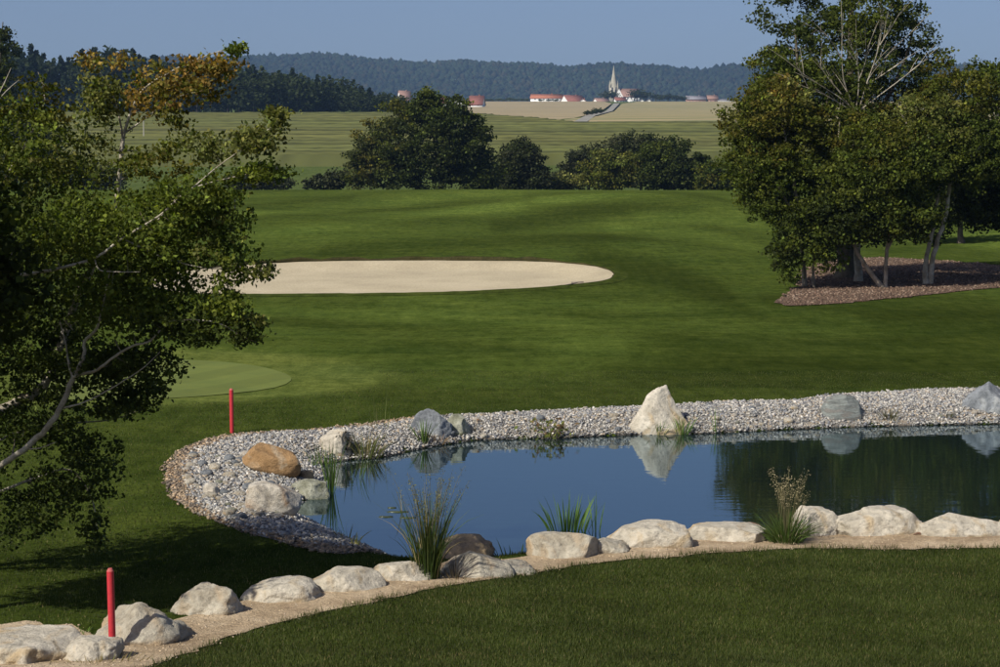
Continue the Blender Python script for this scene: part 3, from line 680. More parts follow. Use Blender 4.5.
# more of the group beyond the frame (its shadow falls into view from the left trees only; this one throws the far shadows)
tree('far_park_tree', 'round olive tree on the far fairway edge, behind the drooping birch', 'tree',
 [([foot(775, 150), *L3((775,180,150),(775,160,150),(775,140,150))], .2, .08)],
 [lobe(*a) for a in [(772,175,150,32,24,2.4,8,O),(758,165,150,18,20,1.6,4,AUT),(765,190,150,22,10,1.6,2,O),(790,165,150,24,24,2,4,O)]],
 .26, 160, 36, .8, BARK, aspect=.8)
tree('sapling', 'tiny staked sapling on the far fairway right of the hedge', 'sapling', [([foot(734, 158), *L3((734,202,158),(734,198,158))], .05, .03)],
 [lobe(734,201,158,2.6,5,.25,1,AUT)], .14, 20, 14, .16, BARK)
tree('scrub_tree', 'dark tree on the rough beyond the mulch bed at the right edge', 'tree', [([foot(960, 118), *L3((960,215,118),(962,200,118),(962,180,118))], .2, .08)],
 [lobe(*a) for a in [(950,205,118,30,20,2.4,5,Dk),(975,195,118,32,24,2.2,5,Dk),(925,200,118,26,20,2.2,4,Dk)]], .24, 150, 34, .8, DARKBARK, aspect=.8)

# --- trees and bushes of the hedge line beyond the brow
def bush(name, label, cat, D, lobes, pal, leaf=.34, ncl=150, per=70, clr=1.25, tr=None, group='trees and bushes along the hedge line', shell=.3, bark=DARKBARK):
    ncl = int(ncl * 1.25)
    u = lobes[0][0]; f0 = foot(u, D); top = at(u, lobes[0][1], D)
    ls = [lobe(a, b, D + (c[0] if c else 0), ru, rv, max(1.5, .75 * ru * D / F), wt, pl or pal) for (a, b, ru, rv, wt, pl, *c) in lobes]
    limbs = [([f0, (f0[0] + .1, D, (f0[2] * .5 + top[2] * .5)), tuple(top)], tr or .25, .08)]
    for (c_, r_, _, _) in ls[1:4]:
        limbs.append(([(f0[0], D, f0[2] * .6 + top[2] * .4), ((f0[0] + c_[0]) / 2, D, (f0[2] + c_[2]) / 2 + .3), tuple(c_)], .12, .04))
    return tree(name, label, cat, limbs, ls, leaf, ncl, per, clr, bark, group, twigs=True, shell=shell, aspect=.8, tw_max=.03, trunk_sides=6)
bush('round_tree', 'great round dark green tree standing alone on the brow', 'tree', 246, [(440,145,48,48,12,None),(430,108,24,18,3,None),(462,150,34,36,6,None),(415,165,40,28,6,None),(470,172,30,20,4,Dk),(445,120,36,26,5,O),(425,98,12,10,1.2,O),(485,172,14,16,1.5,O)], Dk, ncl=330, per=70, leaf=.34)
bush('grey_leaved_tree', 'duller grey green half of the great round clump, left side of the brow', 'tree', 248, [(388,150,34,34,8,None),(372,162,24,26,4,None),(400,118,20,16,2.5,None),(360,172,16,17,2,None),(393,175,30,14,3,None)], AUT + GREYG, ncl=190, per=66, leaf=.34)
bush('shrub', 'low grey green shrub at the left foot of the great round tree', 'shrub', 252, [(328,182,14,9,3,None),(337,178,10,9,2,None),(312,185,10,6,1,None)], GREYG, ncl=40, clr=.9)
bush('dark_tree', 'dark grey green tree right of the great round tree', 'tree', 262, [(520,168,26,24,8,None),(508,175,16,17,3,None),(536,176,16,14,3,None),(518,150,15,10,2,None)], GREYG + DARKG, ncl=140)
bush('shrub', 'small scrubby bush in the gap right of the dark grey tree', 'shrub', 268, [(566,182,14,9,2,None),(558,184,12,7,2,None),(580,182,10,8,1,None)], YGRN + GREYG, ncl=50)
bush('hedge_tree', 'low grey green tree behind the yellowing one', 'tree', 275, [(588,166,26,17,4,None),(570,175,18,13,2,None),(612,158,20,16,3,None)], GREYG, ncl=120)
bush('yellowing_tree', 'bushy tree turning yellow in the middle of the hedge line', 'tree', 258, [(612,172,28,19,6,None),(598,178,18,13,2,None),(628,170,14,14,2,YGRN),(606,160,16,10,1.5,YGRN)], AUT + YGRN, ncl=120)
bush('dark_tree', 'twin headed dark tree, tallest of the right hand hedge', 'tree', 272, [(640,155,30,20,6,None),(628,146,18,12,2,None),(653,144,16,11,2,None),(640,172,28,16,4,None)], GREYG + DARKG, ncl=150)
bush('broad_hedge_tree', 'broad dark green tree sloping down at the right of the hedge', 'tree', 256, [(672,166,34,26,8,None),(690,172,22,20,4,None),(660,176,22,14,3,None),(655,158,18,18,2,O)], Dk, ncl=190)
bush('shrub', 'olive bush between the broad dark hedge tree and the mulch bed trees', 'shrub', 246, [(716,178,18,15,4,None),(730,180,18,14,3,None),(745,172,20,22,4,None)], OLIVE + AUT, ncl=110)
bush('shrub', 'grey bush below the orange branch of the left tree', 'shrub', 262, [(262,178,18,11,3,None),(245,182,18,9,2,None),(282,182,10,8,1,None)], GREYG, ncl=70)
bush('shrub', 'dark bush seen through the left tree, behind its upright stem', 'shrub', 262, [(100,180,26,14,3,None),(75,178,18,16,2,None)], GREYG, ncl=70)
bush('dark_tree', 'dark tree almost hidden behind the leaning tree at far left', 'tree', 252, [(18,150,45,40,8,None),(-10,110,30,45,6,None),(45,168,30,24,4,None),(0,60,18,30,2,None)], Dk + GREYG, ncl=260)
tree('tall_spruce', 'slender conifer tip rising above the left tree at the very edge', 'tree', [([foot(-2, 200), *L3((-2,120,200),(0,60,200),(3,22,200))], .3, .05)],
 [lobe(3,50,200,5,22,.6,3,Dk), lobe(0,85,200,10,22,1.2,5,Dk), lobe(-4,125,200,16,26,1.8,7,Dk), lobe(6,35,200,3,10,.4,.8,Dk)], .3, 120, 26, .5, DARKBARK, shell=.2)

# --- conifer forest edge on the left, each tree its own
def forest_mesh(kind, seed):
    r = np.random.default_rng(seed); C = []; S = []
    if kind == 'conifer':
        for k in range(26):
            t = (k + .5) / 26; z = 3 + 19 * t; rad = 3.4 * (1 - t) ** .8 + .25
            n_ = int(5 + 12 * (1 - t)); a = r.uniform(0, 6.28, n_)
            q = np.column_stack([np.cos(a) * rad * r.uniform(.5, 1.05, n_), np.sin(a) * rad * r.uniform(.5, 1.05, n_), z - .5 * r.random(n_)]); C.append(q)
    else:
        for k in range(16):
            c = np.array([r.normal(0, 1.9), r.normal(0, 1.9), r.uniform(5.5, 16.5)]); q = c + r.normal(size=(20, 3)) * [1.3, 1.3, 1.1]; C.append(q)
    C = np.concatenate(C); V, Fc = leaf_quads(C, 1.7 if kind == 'conifer' else 1.6, .35, .2, .75)
    base = np.array({'conifer': (.018, .030, .016), 'broad': (.036, .05, .018)}[kind])
    c = base * r.normal(1, .25, (len(C), 1)) * np.array([1, 1, 1]); c = np.clip(np.repeat(c, 4, 0), .006, 1)
    tv, tf = tube([(0, 0, 0), (0, 0, 6), (.1, 0, 12), (0, 0, 16)], [.35, .28, .2, .05], 5)
    Vt = np.concatenate([V, tv]); Ft = np.concatenate([Fc, np.array([(a, b, c_) for a, b, c_, d in tf] + [(a, c_, d) for a, b, c_, d in tf]) + len(V)])
    ct = np.concatenate([c, np.broadcast_to((.06, .05, .04), (len(tv), 3))])
    return new_mesh('forest_tree', Vt, Ft, LEAF, ct)
fm = [forest_mesh('conifer', 1), forest_mesh('conifer', 2), forest_mesh('conifer', 3), forest_mesh('broad', 4), forest_mesh('broad', 5), forest_mesh('broad', 6)]
top = pch([-60, 0, 30, 60, 110, 150, 200, 250, 300, 340, 380, 405], [52, 50, 48, 58, 50, 56, 62, 66, 72, 80, 89, 97])
edge = []
for row in range(4):
    for i, u in enumerate(np.arange(-40, 404, 8.0)):
        u2 = u + rng.uniform(-3, 3); D = 748 + row * 14 + rng.uniform(-3, 3) + max(0, u - 250) * .2
        x = (u2 - 500) / F * D; zt = at(u2, float(top(u2)), D)[2] + rng.normal(0, 1.1) - (3 - row) * 1.2
        g = h1(x, D); hh = zt - g
        if hh < 5: continue
        edge.append((x, D, g, hh, u2))
for (x, D, g, hh, u2) in edge:
    con = rng.random() < (.75 if u2 < 190 else .25)
    me = fm[rng.integers(0, 3) if con else rng.integers(3, 6)]
    o = link('forest_conifer' if con else 'forest_broadleaf', me, label='dark conifer in the forest edge above the cornfield' if con else 'dark round crowned tree in the forest edge above the cornfield',
             cat='tree', group='forest conifers above the cornfield' if con else 'forest broadleaf trees above the cornfield', loc=(x, D, g - .3))
    s = hh / (21.5 if con else 18.5); o.scale = (max(s, .75) * rng.uniform(.9, 1.3), max(s, .75) * rng.uniform(.9, 1.3), s); o.rotation_euler[2] = rng.uniform(0, 6.28)

# --- far wooded hills: one mass of crowns
def hills():
    bm = bmesh.new(); bmesh.ops.create_icosphere(bm, subdivisions=1, radius=1)
    bv = np.array([v.co[:] for v in bm.verts]); bf = np.array([[v.index for v in f.verts] for f in bm.faces]); bm.free()
    N = 32000
    D = 3420 + (4620 - 3420) * rng.random(N) ** .9
    u = rng.uniform(60, 1060, N); x = (u - 500) / F * D
    z = H(x, D)
    r = rng.uniform(3.5, 7.5, N); hz = r * rng.uniform(.9, 1.5, N)
    clump = .5 + .5 * np.sin(x / 60 + D / 45) * np.sin(x / 37 - D / 80)
    V = bv[None] * np.stack([r, r, hz], -1)[:, None] * rng.uniform(.8, 1.2, (N, len(bv), 1)) + np.stack([x, D, z + 9 + 4 * clump + rng.normal(0, 2.6, N)], -1)[:, None]
    Fc = (bf[None] + (np.arange(N) * len(bv))[:, None, None]).reshape(-1, 3)
    c = np.array([.017, .025, .013])[None] * (rng.normal(1, .2, N) * (1 + .25 * np.sin(x / 210 + D / 300)))[:, None]
    c[:, 0] *= 1 + .5 * (rng.random(N) < .25)
    c = np.repeat(np.clip(c, .005, 1), len(bv), 0)
    # a few emergent groups on the ridge
    return new_mesh('woodland', V.reshape(-1, 3), Fc, attr_mat('far_foliage', .95, .05), c)
link('woodland', hills(), kind='stuff', label='hazy blue wooded hills closing the horizon behind the village', cat='woodland')

# ------------------------------------------------------------------ village
WHITE = flat_mat('white_plaster', (.8, .79, .76), .8, .2, .3, .04)
RED = flat_mat('red_tile', (.22, .09, .07), .8, .2, .5, .15); ORANGE = flat_mat('orange_tile', (.36, .14, .08), .8, .2, .5, .1)
PINKT = flat_mat('faded_tile', (.26, .16, .13), .8, .2, .5, .1); GREYT = flat_mat('grey_tile', (.22, .21, .23), .7, .3, .5, .1)
STONEW = flat_mat('church_stone', (.34, .32, .26), .8, .2, .2, .12); DARKW = flat_mat('dark_opening', (.04, .04, .045), .4, .5, 1, .1)
WOOD = flat_mat('weathered_wood', (.22, .17, .12), .9, .1, 1, .2)
def box(m, x0, x1, y0, y1, z0, z1):
    V = np.array([(x, y, z) for z in (z0, z1) for x, y in ((x0, y0), (x1, y0), (x1, y1), (x0, y1))], float)
    m.add(V, [(0, 3, 2, 1), (4, 5, 6, 7), (0, 1, 5, 4), (1, 2, 6, 5), (2, 3, 7, 6), (3, 0, 4, 7)])
def house(label, u0, u1, vt, vb, D=None, wall=WHITE, roof=RED, ridge_x=True, name='house', eave=.58, depth=None, yaw=0, cat='house', wins=3, group='buildings of the village'):
    u = (u0 + u1) / 2
    D = D or 1960
    w_ = (u1 - u0) / F * D; x = (u - 500) / F * D; g = min(h1(x, D), at(u, vb, D)[2]); ztop = at(u, vt, D)[2]; ht = ztop - g
    d_ = depth or max(9, w_ * .45); eh = ht * eave
    root = link(name, None, label=label, cat=cat, group=group, loc=(x, D, g)); root.rotation_euler[2] = math.radians(yaw)
    m = MB(); box(m, -w_/2, w_/2, -d_/2, d_/2, -3, eh)
    if ridge_x:   # ridge along x: gables at the ends
        for s in (-1, 1):
            V = np.array([(s*w_/2, -d_/2, eh), (s*w_/2, d_/2, eh), (s*w_/2, 0, ht - .25), (s*w_/2, 0, ht - .25)]); m.add(V, [(0, 1, 2, 3)])
    else:
        for s in (-1, 1):
            V = np.array([(-w_/2, s*d_/2, eh), (w_/2, s*d_/2, eh), (0, s*d_/2, ht - .25), (0, s*d_/2, ht - .25)]); m.add(V, [(0, 1, 2, 3)])
    link('wall', m.mesh('wall', wall), root)
    m = MB(); o = .6
    def slab(p):   # thick roof plane
        p = np.array(p, float); V = np.concatenate([p, p + [0, 0, .35]])
        m.add(V, [(0, 1, 2, 3), (7, 6, 5, 4), (0, 4, 5, 1), (1, 5, 6, 2), (2, 6, 7, 3), (3, 7, 4, 0)])
    if ridge_x:
        k = (ht - eh) / (d_/2)
        for s in (-1, 1): slab([(-w_/2-o, s*(d_/2+o), eh-k*o), (w_/2+o, s*(d_/2+o), eh-k*o), (w_/2+o, 0, ht), (-w_/2-o, 0, ht)][::s])
    else:
        k = (ht - eh) / (w_/2)
        for s in (-1, 1): slab([(s*(w_/2+o), -d_/2-o, eh-k*o), (s*(w_/2+o), d_/2+o, eh-k*o), (0, d_/2+o, ht), (0, -d_/2-o, ht)][::s])
    rf = link('roof', m.mesh('roof', roof), root)
    if w_ > 9:
        mm = MB(); box(mm, w_*.15, w_*.15 + .8, -.4, .4, ht - 1.2, ht + 1.0); link('chimney', mm.mesh('chimney', roof), rf)
    wm = MB(); box(wm, -.55, .55, -.06, .06, 0, 1.3); wme = wm.mesh('window', DARKW)
    for i in range(wins):
        for zz in ([eh*.35] if eh < 5 else [eh*.2, eh*.62]):
            link('window', wme, root, loc=((i + .5 - wins/2) * w_ / max(wins, 1) * .85, -d_/2 - .03, zz))
    return root
house('long low barn with bright orange roof left of the village', 531, 562, 94.5, 104, roof=ORANGE, depth=16, wins=6, name='barn', cat='barn', yaw=-6)
house('white farmhouse with broad brownish red roof right of the long barn', 563, 582, 95.5, 108, 1900, roof=RED, depth=20, yaw=20, eave=.5)
house('white gabled annex standing against the broad red roofed farmhouse', 577, 587, 99, 107, 1890, roof=RED, ridge_x=False, wins=2, eave=.55)
house('white house with brown roof left of the church tower', 594, 607, 98.5, 106, 1900, roof=PINKT, depth=12, yaw=18, wins=3)
house('small white house with dark red roof below the church nave', 614, 624, 97.5, 104.5, 1900, roof=RED, wins=3, yaw=8)
house('narrow white gable fronted house right of the church', 624.5, 631.5, 96.5, 104, 1905, roof=GREYT, ridge_x=False, wins=2, eave=.4)
house('white cottage under the dark trees right of the church', 638, 643, 99.5, 104.5, 1905, roof=GREYT, ridge_x=False, wins=1)
house('second white cottage under the dark trees, nearer the right', 645, 650, 99.5, 104.5, 1905, roof=GREYT, ridge_x=False, wins=1)
house('long grey roofed building at the right of the village', 685, 704, 96, 104.5, roof=GREYT, wall=PINKT, wins=5, depth=14)
house('faded red roofed house beside the white shed', 706, 716, 95.5, 104, roof=PINKT, wall=PINKT, wins=2)
house('long flat white shed at the far right of the village', 716, 731, 99.5, 104.5, roof=GREYT, eave=.8, wins=4, name='shed', cat='shed')
house('pinkish roofed house peeping over the left forest edge', 399, 411, 91, 103, 1700, roof=PINKT, ridge_x=True, wins=2, eave=.3, yaw=30)
house('white building with arched end beside the round dark tree', 449, 457, 98.5, 108, 1500, roof=GREYT, ridge_x=False, wins=2, eave=.7)
house('white flat roofed house left of the red roofed one', 458, 467, 100, 106, 1500, roof=GREYT, eave=.85, wins=3)
house('red roofed house with a white low wing left of the village', 470, 484, 96, 106, 1560, roof=RED, eave=.25, wins=2, yaw=-15)
house('tiny white cottage at the left end of the hamlet', 441, 447, 96.5, 102, 1560, roof=RED, eave=.4, wins=1)
# church
def church():
    D = 1985; u = 613; x = (u - 500) / F * D; g = h1(x, D); k = D / F
    r = link('church', None, label='stone village church with tall pointed spire and reddish nave roof', cat='church', loc=(x, D, g))
    sh = at(u, 88, D)[2] - g; tip = at(u, 65.5, D)[2] - g
    m = MB(); a = 4.6; box(m, -a, a, -a, a, -2, sh); box(m, -a-.4, a+.4, -a-.4, a+.4, sh*.62, sh*.62+.7)
    link('tower', m.mesh('tower', STONEW), r)
    m = MB(); n8 = 8; th = np.arange(n8) * np.pi / 4 + np.pi / 8; hs = [(sh, a*1.05), (sh+(tip-sh)*.12, a*.86), (sh+(tip-sh)*.5, a*.42), (tip, .12)]
    V = np.array([(rr*math.cos(t_), rr*math.sin(t_), z) for z, rr in hs for t_ in th])
    m.add(V, [(i*n8+j, i*n8+(j+1) % n8, (i+1)*n8+(j+1) % n8, (i+1)*n8+j) for i in range(3) for j in range(n8)])
    sp = link('spire', m.mesh('spire', STONEW), r)
    for sx in (-1, 1):
        for sy in (-1, 1):
            m = MB(); V = np.array([(sx*3.9+.8*math.cos(t_)*q, sy*3.9+.8*math.sin(t_)*q, z) for z, q in ((sh, 1), (sh+3, .9), (sh+7.5, .08)) for t_ in th])
            m.add(V, [(i*n8+j, i*n8+(j+1) % n8, (i+1)*n8+(j+1) % n8, (i+1)*n8+j) for i in range(2) for j in range(n8)])
            link('pinnacle', m.mesh('pinnacle', STONEW), sp)
    m = MB(); box(m, -.9, .9, -.08, .08, 0, 5); wme = m.mesh('belfry_opening', DARKW)
    for xx in (-1.9, 1.9): link('belfry_opening', wme, r, loc=(xx, -a-.06, sh*.7))
    # nave to the right, gable towards left
    x0, x1 = 5.2, (638 - 613) * k; nh = at(u, 88, D)[2] - g - 1; eh = nh * .45; d = 9
    m = MB(); box(m, x0, x1, -d, d, -2, eh)
    for s in (x0, x1): m.add(np.array([(s, -d, eh), (s, d, eh), (s, 0, nh-.3), (s, 0, nh-.3)]), [(0, 1, 2, 3)])
    link('nave', m.mesh('nave', WHITE), r)
    m = MB()
    for s in (-1, 1):
        p = np.array([(x0-.4, s*(d+.6), eh-.7), (x1+.4, s*(d+.6), eh-.7), (x1+.4, 0, nh), (x0-.4, 0, nh)][::s]); V = np.concatenate([p, p+[0, 0, .4]])
        m.add(V, [(0, 1, 2, 3), (7, 6, 5, 4), (0, 4, 5, 1), (1, 5, 6, 2), (2, 6, 7, 3), (3, 7, 4, 0)])
    link('nave_roof', m.mesh('nave_roof', PINKT), r)
    # stepped pale gable end facing the viewer's left
    m = MB(); box(m, x0-5, x0+3.5, -d-6, -d-.05, -2, eh*.9)
    m.add(np.array([(x0-5, -d-6, eh*.9), (x0+3.5, -d-6, eh*.9), (x0-.7, -d-6, nh*.95), (x0-.7, -d-6, nh*.95)]), [(0, 1, 2, 3)])
    link('gable_end', m.mesh('gable_end', WHITE), r)
    m = MB(); box(m, -.7, .7, -.06, .06, 0, 3.6); wme = m.mesh('window', DARKW)
    for i in range(4): link('window', wme, r, loc=(x0 + 6 + i * (x1-x0-8)/4, -d-.04, eh*.3))
church()
# village trees
def blob_tree_mesh(seed, pal):
    r = np.random.default_rng(seed); C = []
    for k in range(22):
        a = r.normal(size=3); a /= np.linalg.norm(a); c = np.array([0, 0, 6.5]) + a * [3.4, 3.4, 3.2] * r.uniform(.3, 1); C.append(c + r.normal(size=(22, 3)) * [1.1, 1.1, .8])
    C = np.concatenate(C); V, Fc = leaf_quads(C, 1.1, .4, .2, .8); c = np.array([pal[i] for i in r.integers(0, len(pal), len(C))]) * r.normal(1, .2, (len(C), 1))
    tv, tf = tube([(0, 0, -1), (0, 0, 3), (0, 0, 7)], [.35, .28, .12], 5)
    return new_mesh('village_tree', np.concatenate([V, tv]), np.concatenate([Fc, np.array([(a, b, c_) for a, b, c_, d in tf] + [(a, c_, d) for a, b, c_, d in tf]) + len(V)]), LEAF,
                    np.concatenate([np.clip(np.repeat(c, 4, 0), .005, 1), np.broadcast_to((.08, .06, .05), (len(tv), 3))]))
vt = [blob_tree_mesh(11, DARKG), blob_tree_mesh(12, DARKG), blob_tree_mesh(13, OLIVE)]
def vtree(u, D, wpx, vtop, label, group=None, k=0):
    x = (u - 500) / F * D; g = h1(x, D); hh = at(u, vtop, D)[2] - g; o = link('village_tree', vt[k], label=label, cat='tree', group=group, loc=(x, D, g - .3))
    o.scale = (wpx / F * D / 8.6,) * 2 + (max(hh, 3) / 10.4,); o.rotation_euler[2] = rng.uniform(0, 6.28)
for (u, D, wp_, vt_) in [(606, 1930, 9, 92), (613, 1935, 8, 91.5), (636, 1930, 12, 90), (645, 1930, 14, 92), (655, 1930, 8, 95), (659, 1925, 6, 96.5), (667, 1925, 9, 95), (675, 1925, 8, 96), (682, 1930, 7, 97)]:
    vtree(u, D, wp_ * 1.5, vt_ - 1.5, 'dark rounded tree among the houses around the church', 'trees in the village', rng.integers(0, 2))
for (u, D, wp_, vt_) in [(586, 800, 8, 113), (591, 850, 9, 110), (596, 900, 10, 107), (600, 960, 8, 107)]:
    vtree(u, D, wp_, vt_, 'dark tree in the small clump beside the field road below the village', 'roadside trees below the village', 1)
for u in list(np.arange(488, 531, 5.5)) + list(np.arange(414, 440, 6)) + [548, 556, 541]:
    vtree(u + rng.uniform(-1, 1), 1900 if u < 530 else 1900, rng.uniform(6, 9), rng.uniform(96.5, 99.5) if u < 530 else 101.5, 'small green tree in the hedge rows left of the village', 'hedge row trees left of the village', 2)
for u in np.arange(740, 1010, 9):
    vtree(u, 1950, 9, rng.uniform(95, 98), 'small tree on the plateau behind the right hand tree group', 'plateau trees at right', 0)
# pale post in the corn
m = MB(); V, Fc = tube([(0, 0, 0), (0, 0, 7.5)], [.12, .09], 8); m.add(V, Fc); box(m, -.5, .5, -.05, .05, 7.1, 7.25)
g = foot(146, 500); link('utility_pole', m.mesh('utility_pole', flat_mat('pale_wood', (.45, .42, .38))), label='thin pale pole standing in the cornfield behind the left tree', cat='pole', loc=g)

# ------------------------------------------------------------------ boulders
def boulder(label, u0, u1, v0, v1, mat, seed, dr=.75, cuts=7, taper=0, peak=0, flat=0, yaw=0, tilt=0, sink=.66, sub=5, name='boulder', lump=.07, group=None, zoff=0, dep=None):
    r = np.random.default_rng(seed); u = (u0 + u1) / 2
    gp = ground(u, v1 if zoff == 0 else v1)
    D = gp.y; w_ = (u1 - u0) / F * D * (1.10 if group == fr else 1); h_ = (v1 - v0) / F * D * (.92 if group == fr else 1); d_ = dep or w_ * dr
    bm = bmesh.new(); bmesh.ops.create_icosphere(bm, subdivisions=sub, radius=1)
    V = np.array([v.co[:] for v in bm.verts])
    pn = 3.0; V = V / (np.abs(V) ** pn).sum(1)[:, None] ** (1 / pn)
    for i in range(cuts + 3):
        nn = r.normal(size=3); nn[2] = abs(nn[2]) * (1.3 if i % 2 else .35); nn /= np.linalg.norm(nn); lim = r.uniform(.70, .95)
        dd = V @ nn; V = V - np.clip(dd - lim, 0, None)[:, None] * nn * .97
    V[:, :2] *= (1 - taper * np.clip(V[:, 2:3], -.2, 1))
    if peak: V[:, 0] += peak * np.clip(V[:, 2], 0, 1) * .5
    if flat: V[:, 2] = np.where(V[:, 2] > 1 - flat, 1 - flat + (V[:, 2] - 1 + flat) * .2, V[:, 2])
    V /= np.array([np.abs(V[:, 0]).max(), np.abs(V[:, 1]).max(), V[:, 2].max()])
    off = Vector((seed * 3.1, seed * 1.7, seed))
    sc3 = np.array([w_ / 2, d_ / 2, h_ * sink])
    for i in range(len(V)):
        p_ = Vector(V[i] * sc3 / max(w_, .3) * 2.4)
        q = noise.fractal(p_ * 1.1 + off, .8, 2.1, 5) * lump * 1.4 + (abs(noise.noise(p_ * 2.3 + off)) - .25) * -lump * .9 + noise.noise(p_ * 7 + off) * lump * .22 - max(0, .12 - abs(noise.noise(p_ * 1.7 - off))) * lump * 4.5
        V[i] *= 1 + q
    V *= sc3
    cy, sy = math.cos(math.radians(tilt)), math.sin(math.radians(tilt))
    V = np.column_stack([V[:, 0] * cy + V[:, 2] * sy, V[:, 1], -V[:, 0] * sy + V[:, 2] * cy])
    a_, b_ = math.cos(math.radians(yaw)), math.sin(math.radians(yaw))
    V = np.column_stack([V[:, 0] * a_ - V[:, 1] * b_, V[:, 0] * b_ + V[:, 1] * a_, V[:, 2]])
    # fit the outline to its size
    V[:, 0] *= w_ / np.ptp(V[:, 0]); V[:, 0] -= (V[:, 0].max() + V[:, 0].min()) / 2
    V[:, 2] += h_ * .90 - V[:, 2].max()
    for v, c in zip(bm.verts, V): v.co = c
    me = bpy.data.meshes.new(name); bm.to_mesh(me); bm.free(); me.materials.append(mat)
    me.polygons.foreach_set('use_smooth', np.ones(len(me.polygons), bool)); me.update()
    yc = D + d_ * .40; zz = gp.z
    return link(name, me, label=label, cat='boulder', group=group, loc=((u - 500) / F * D / 1.0 * (1 + .0), yc, zz))
B = boulder
fr = 'pale boulders lining the path along the near shore'
B('flat pale slab boulder at the lower left corner', -30, 64, 640, 664, SM['white'], 3, 1.3, 6, flat=.45, group=fr)
B('low grey white rock wedged left of the red stake boulder', 50, 108, 638, 662, SM['white'], 4, 1.0, 5, lump=.1, group=fr)
B('large pale boulder behind the near red stake', 86, 172, 600, 645, SM['lime'], 64, .9, 4, taper=.35, peak=-.25, lump=.1, sub=5, group=fr)
B('small pale rock between the stake boulder and the ridged one', 150, 186, 621, 638, SM['lime'], 26, .9, 6, group=fr)
B('ridged tan and white boulder right of the stake boulder', 165, 238, 582, 616, SM['lime'], 63, .8, 4, taper=.25, peak=.2, lump=.12, sub=5, group=fr)
B('low long pale boulder third along the path', 236, 313, 579, 603, SM['white'], 58, .8, 4, taper=.15, peak=.35, lump=.08, group=fr)
B('smooth pale boulder fourth along the path', 307, 380, 568, 592, SM['white'], 12, .8, 3, lump=.06, group=fr)
B('rounded pale boulder just left of the tall sedge', 372, 428, 560, 582, SM['white'], 10, .7, 5, group=fr)
B('orange brown and grey boulder behind the tall sedge', 437, 492, 532, 558, SM['tan'], 11, .8, 4, taper=.15, group=fr)
B('rough low pale rock right of the tall sedge', 440, 512, 549, 579, SM['lime'], 13, .9, 8, taper=.3, group=fr)
B('small pale rock at the tip of the low rough rock', 484, 536, 560, 575, SM['lime'], 14, .9, 7, taper=.2, group=fr)
B('block shaped cream boulder before the green reeds', 530, 602, 529, 559, SM['lime'], 15, .7, 5, lump=.05, group=fr)
B('small cream rock attached right of the block shaped boulder', 592, 630, 537, 554, SM['lime'], 16, .8, 6, group=fr)
B('long pale boulder with flat sloping top in the middle of the near shore', 612, 698, 521, 548, SM['white'], 17, .6, 6, flat=.15, group=fr)
B('low thin white boulder left of the plumed grass', 694, 772, 524, 543, SM['white'], 18, .6, 6, flat=.2, group=fr)
B('upright blocky white boulder right of the plumed grass', 793, 842, 503, 537, SM['white'], 19, .8, 8, group=fr)
B('wide peaked pale boulder, second from the right', 840, 938, 504, 536, SM['white'], 20, .6, 6, taper=.12, peak=-.2, lump=.09, group=fr)
B('flat pale boulder at the right end of the near shore', 927, 1018, 512, 537, SM['white'], 21, .6, 7, taper=.15, peak=-.2, group=fr)
B('pale boulder cut by the right frame edge', 1012, 1090, 510, 538, SM['white'], 22, .6, 7, group=fr)
fb_ = 'boulders around the far gravel shore'
B('squat pale boulder beyond the right frame edge', 1096, 1170, 512, 540, SM['white'], 23, .7, 6, group=fr)
B('rounded blue grey boulder on the far gravel shore', 407, 452, 407, 434, SM['grey'], 31, .8, 4, taper=.15, group=fb_)
B('low mottled grey rock leaning on the blue grey boulder', 441, 471, 413, 434, SM['moss'], 32, .9, 6, taper=.2, group=fb_)
B('tall pointed white boulder at the far waterline', 628, 697, 381, 434, SM['white'], 33, .7, 4, taper=.60, peak=.05, group=fb_, lump=.05)
B('domed banded green grey boulder on the far shore', 824, 869, 393, 420, SM['band'], 34, .8, 3, taper=.2, group=fb_, lump=.03)
B('big angular grey boulder at the right edge of the far shore', 967, 1024, 380, 413, SM['grey'], 35, .8, 7, taper=.2, group=fb_)
B('orange brown tilted slab boulder on the left gravel', 237, 299, 441, 475, SM['ochre'], 36, .55, 3, tilt=17, sink=.42, lump=.035, group=fb_)
B('large cream boulder with rust stain at the left waterline', 241, 298, 479, 514, SM['mix'], 37, .7, 3, sink=.5, tilt=6, lump=.04, group=fb_)
B('greenish white rock lying in the water at left', 287, 328, 478, 500, SM['moss'], 38, .8, 4, group=fb_)
B('squat pale rock buried in the gravel beside the dark shrub', 314, 350, 428, 454, SM['white'], 39, .9, 6, group=fb_)
B('small cream rock alone on the left gravel', 199, 217, 482, 496, SM['mix'], 40, .9, 5, sub=4, group=fb_)
B('small dark pointed rock tip at the left waterline tongue', 296, 312, 470, 480, SM['tan'], 41, .9, 5, sub=4, group=fb_)

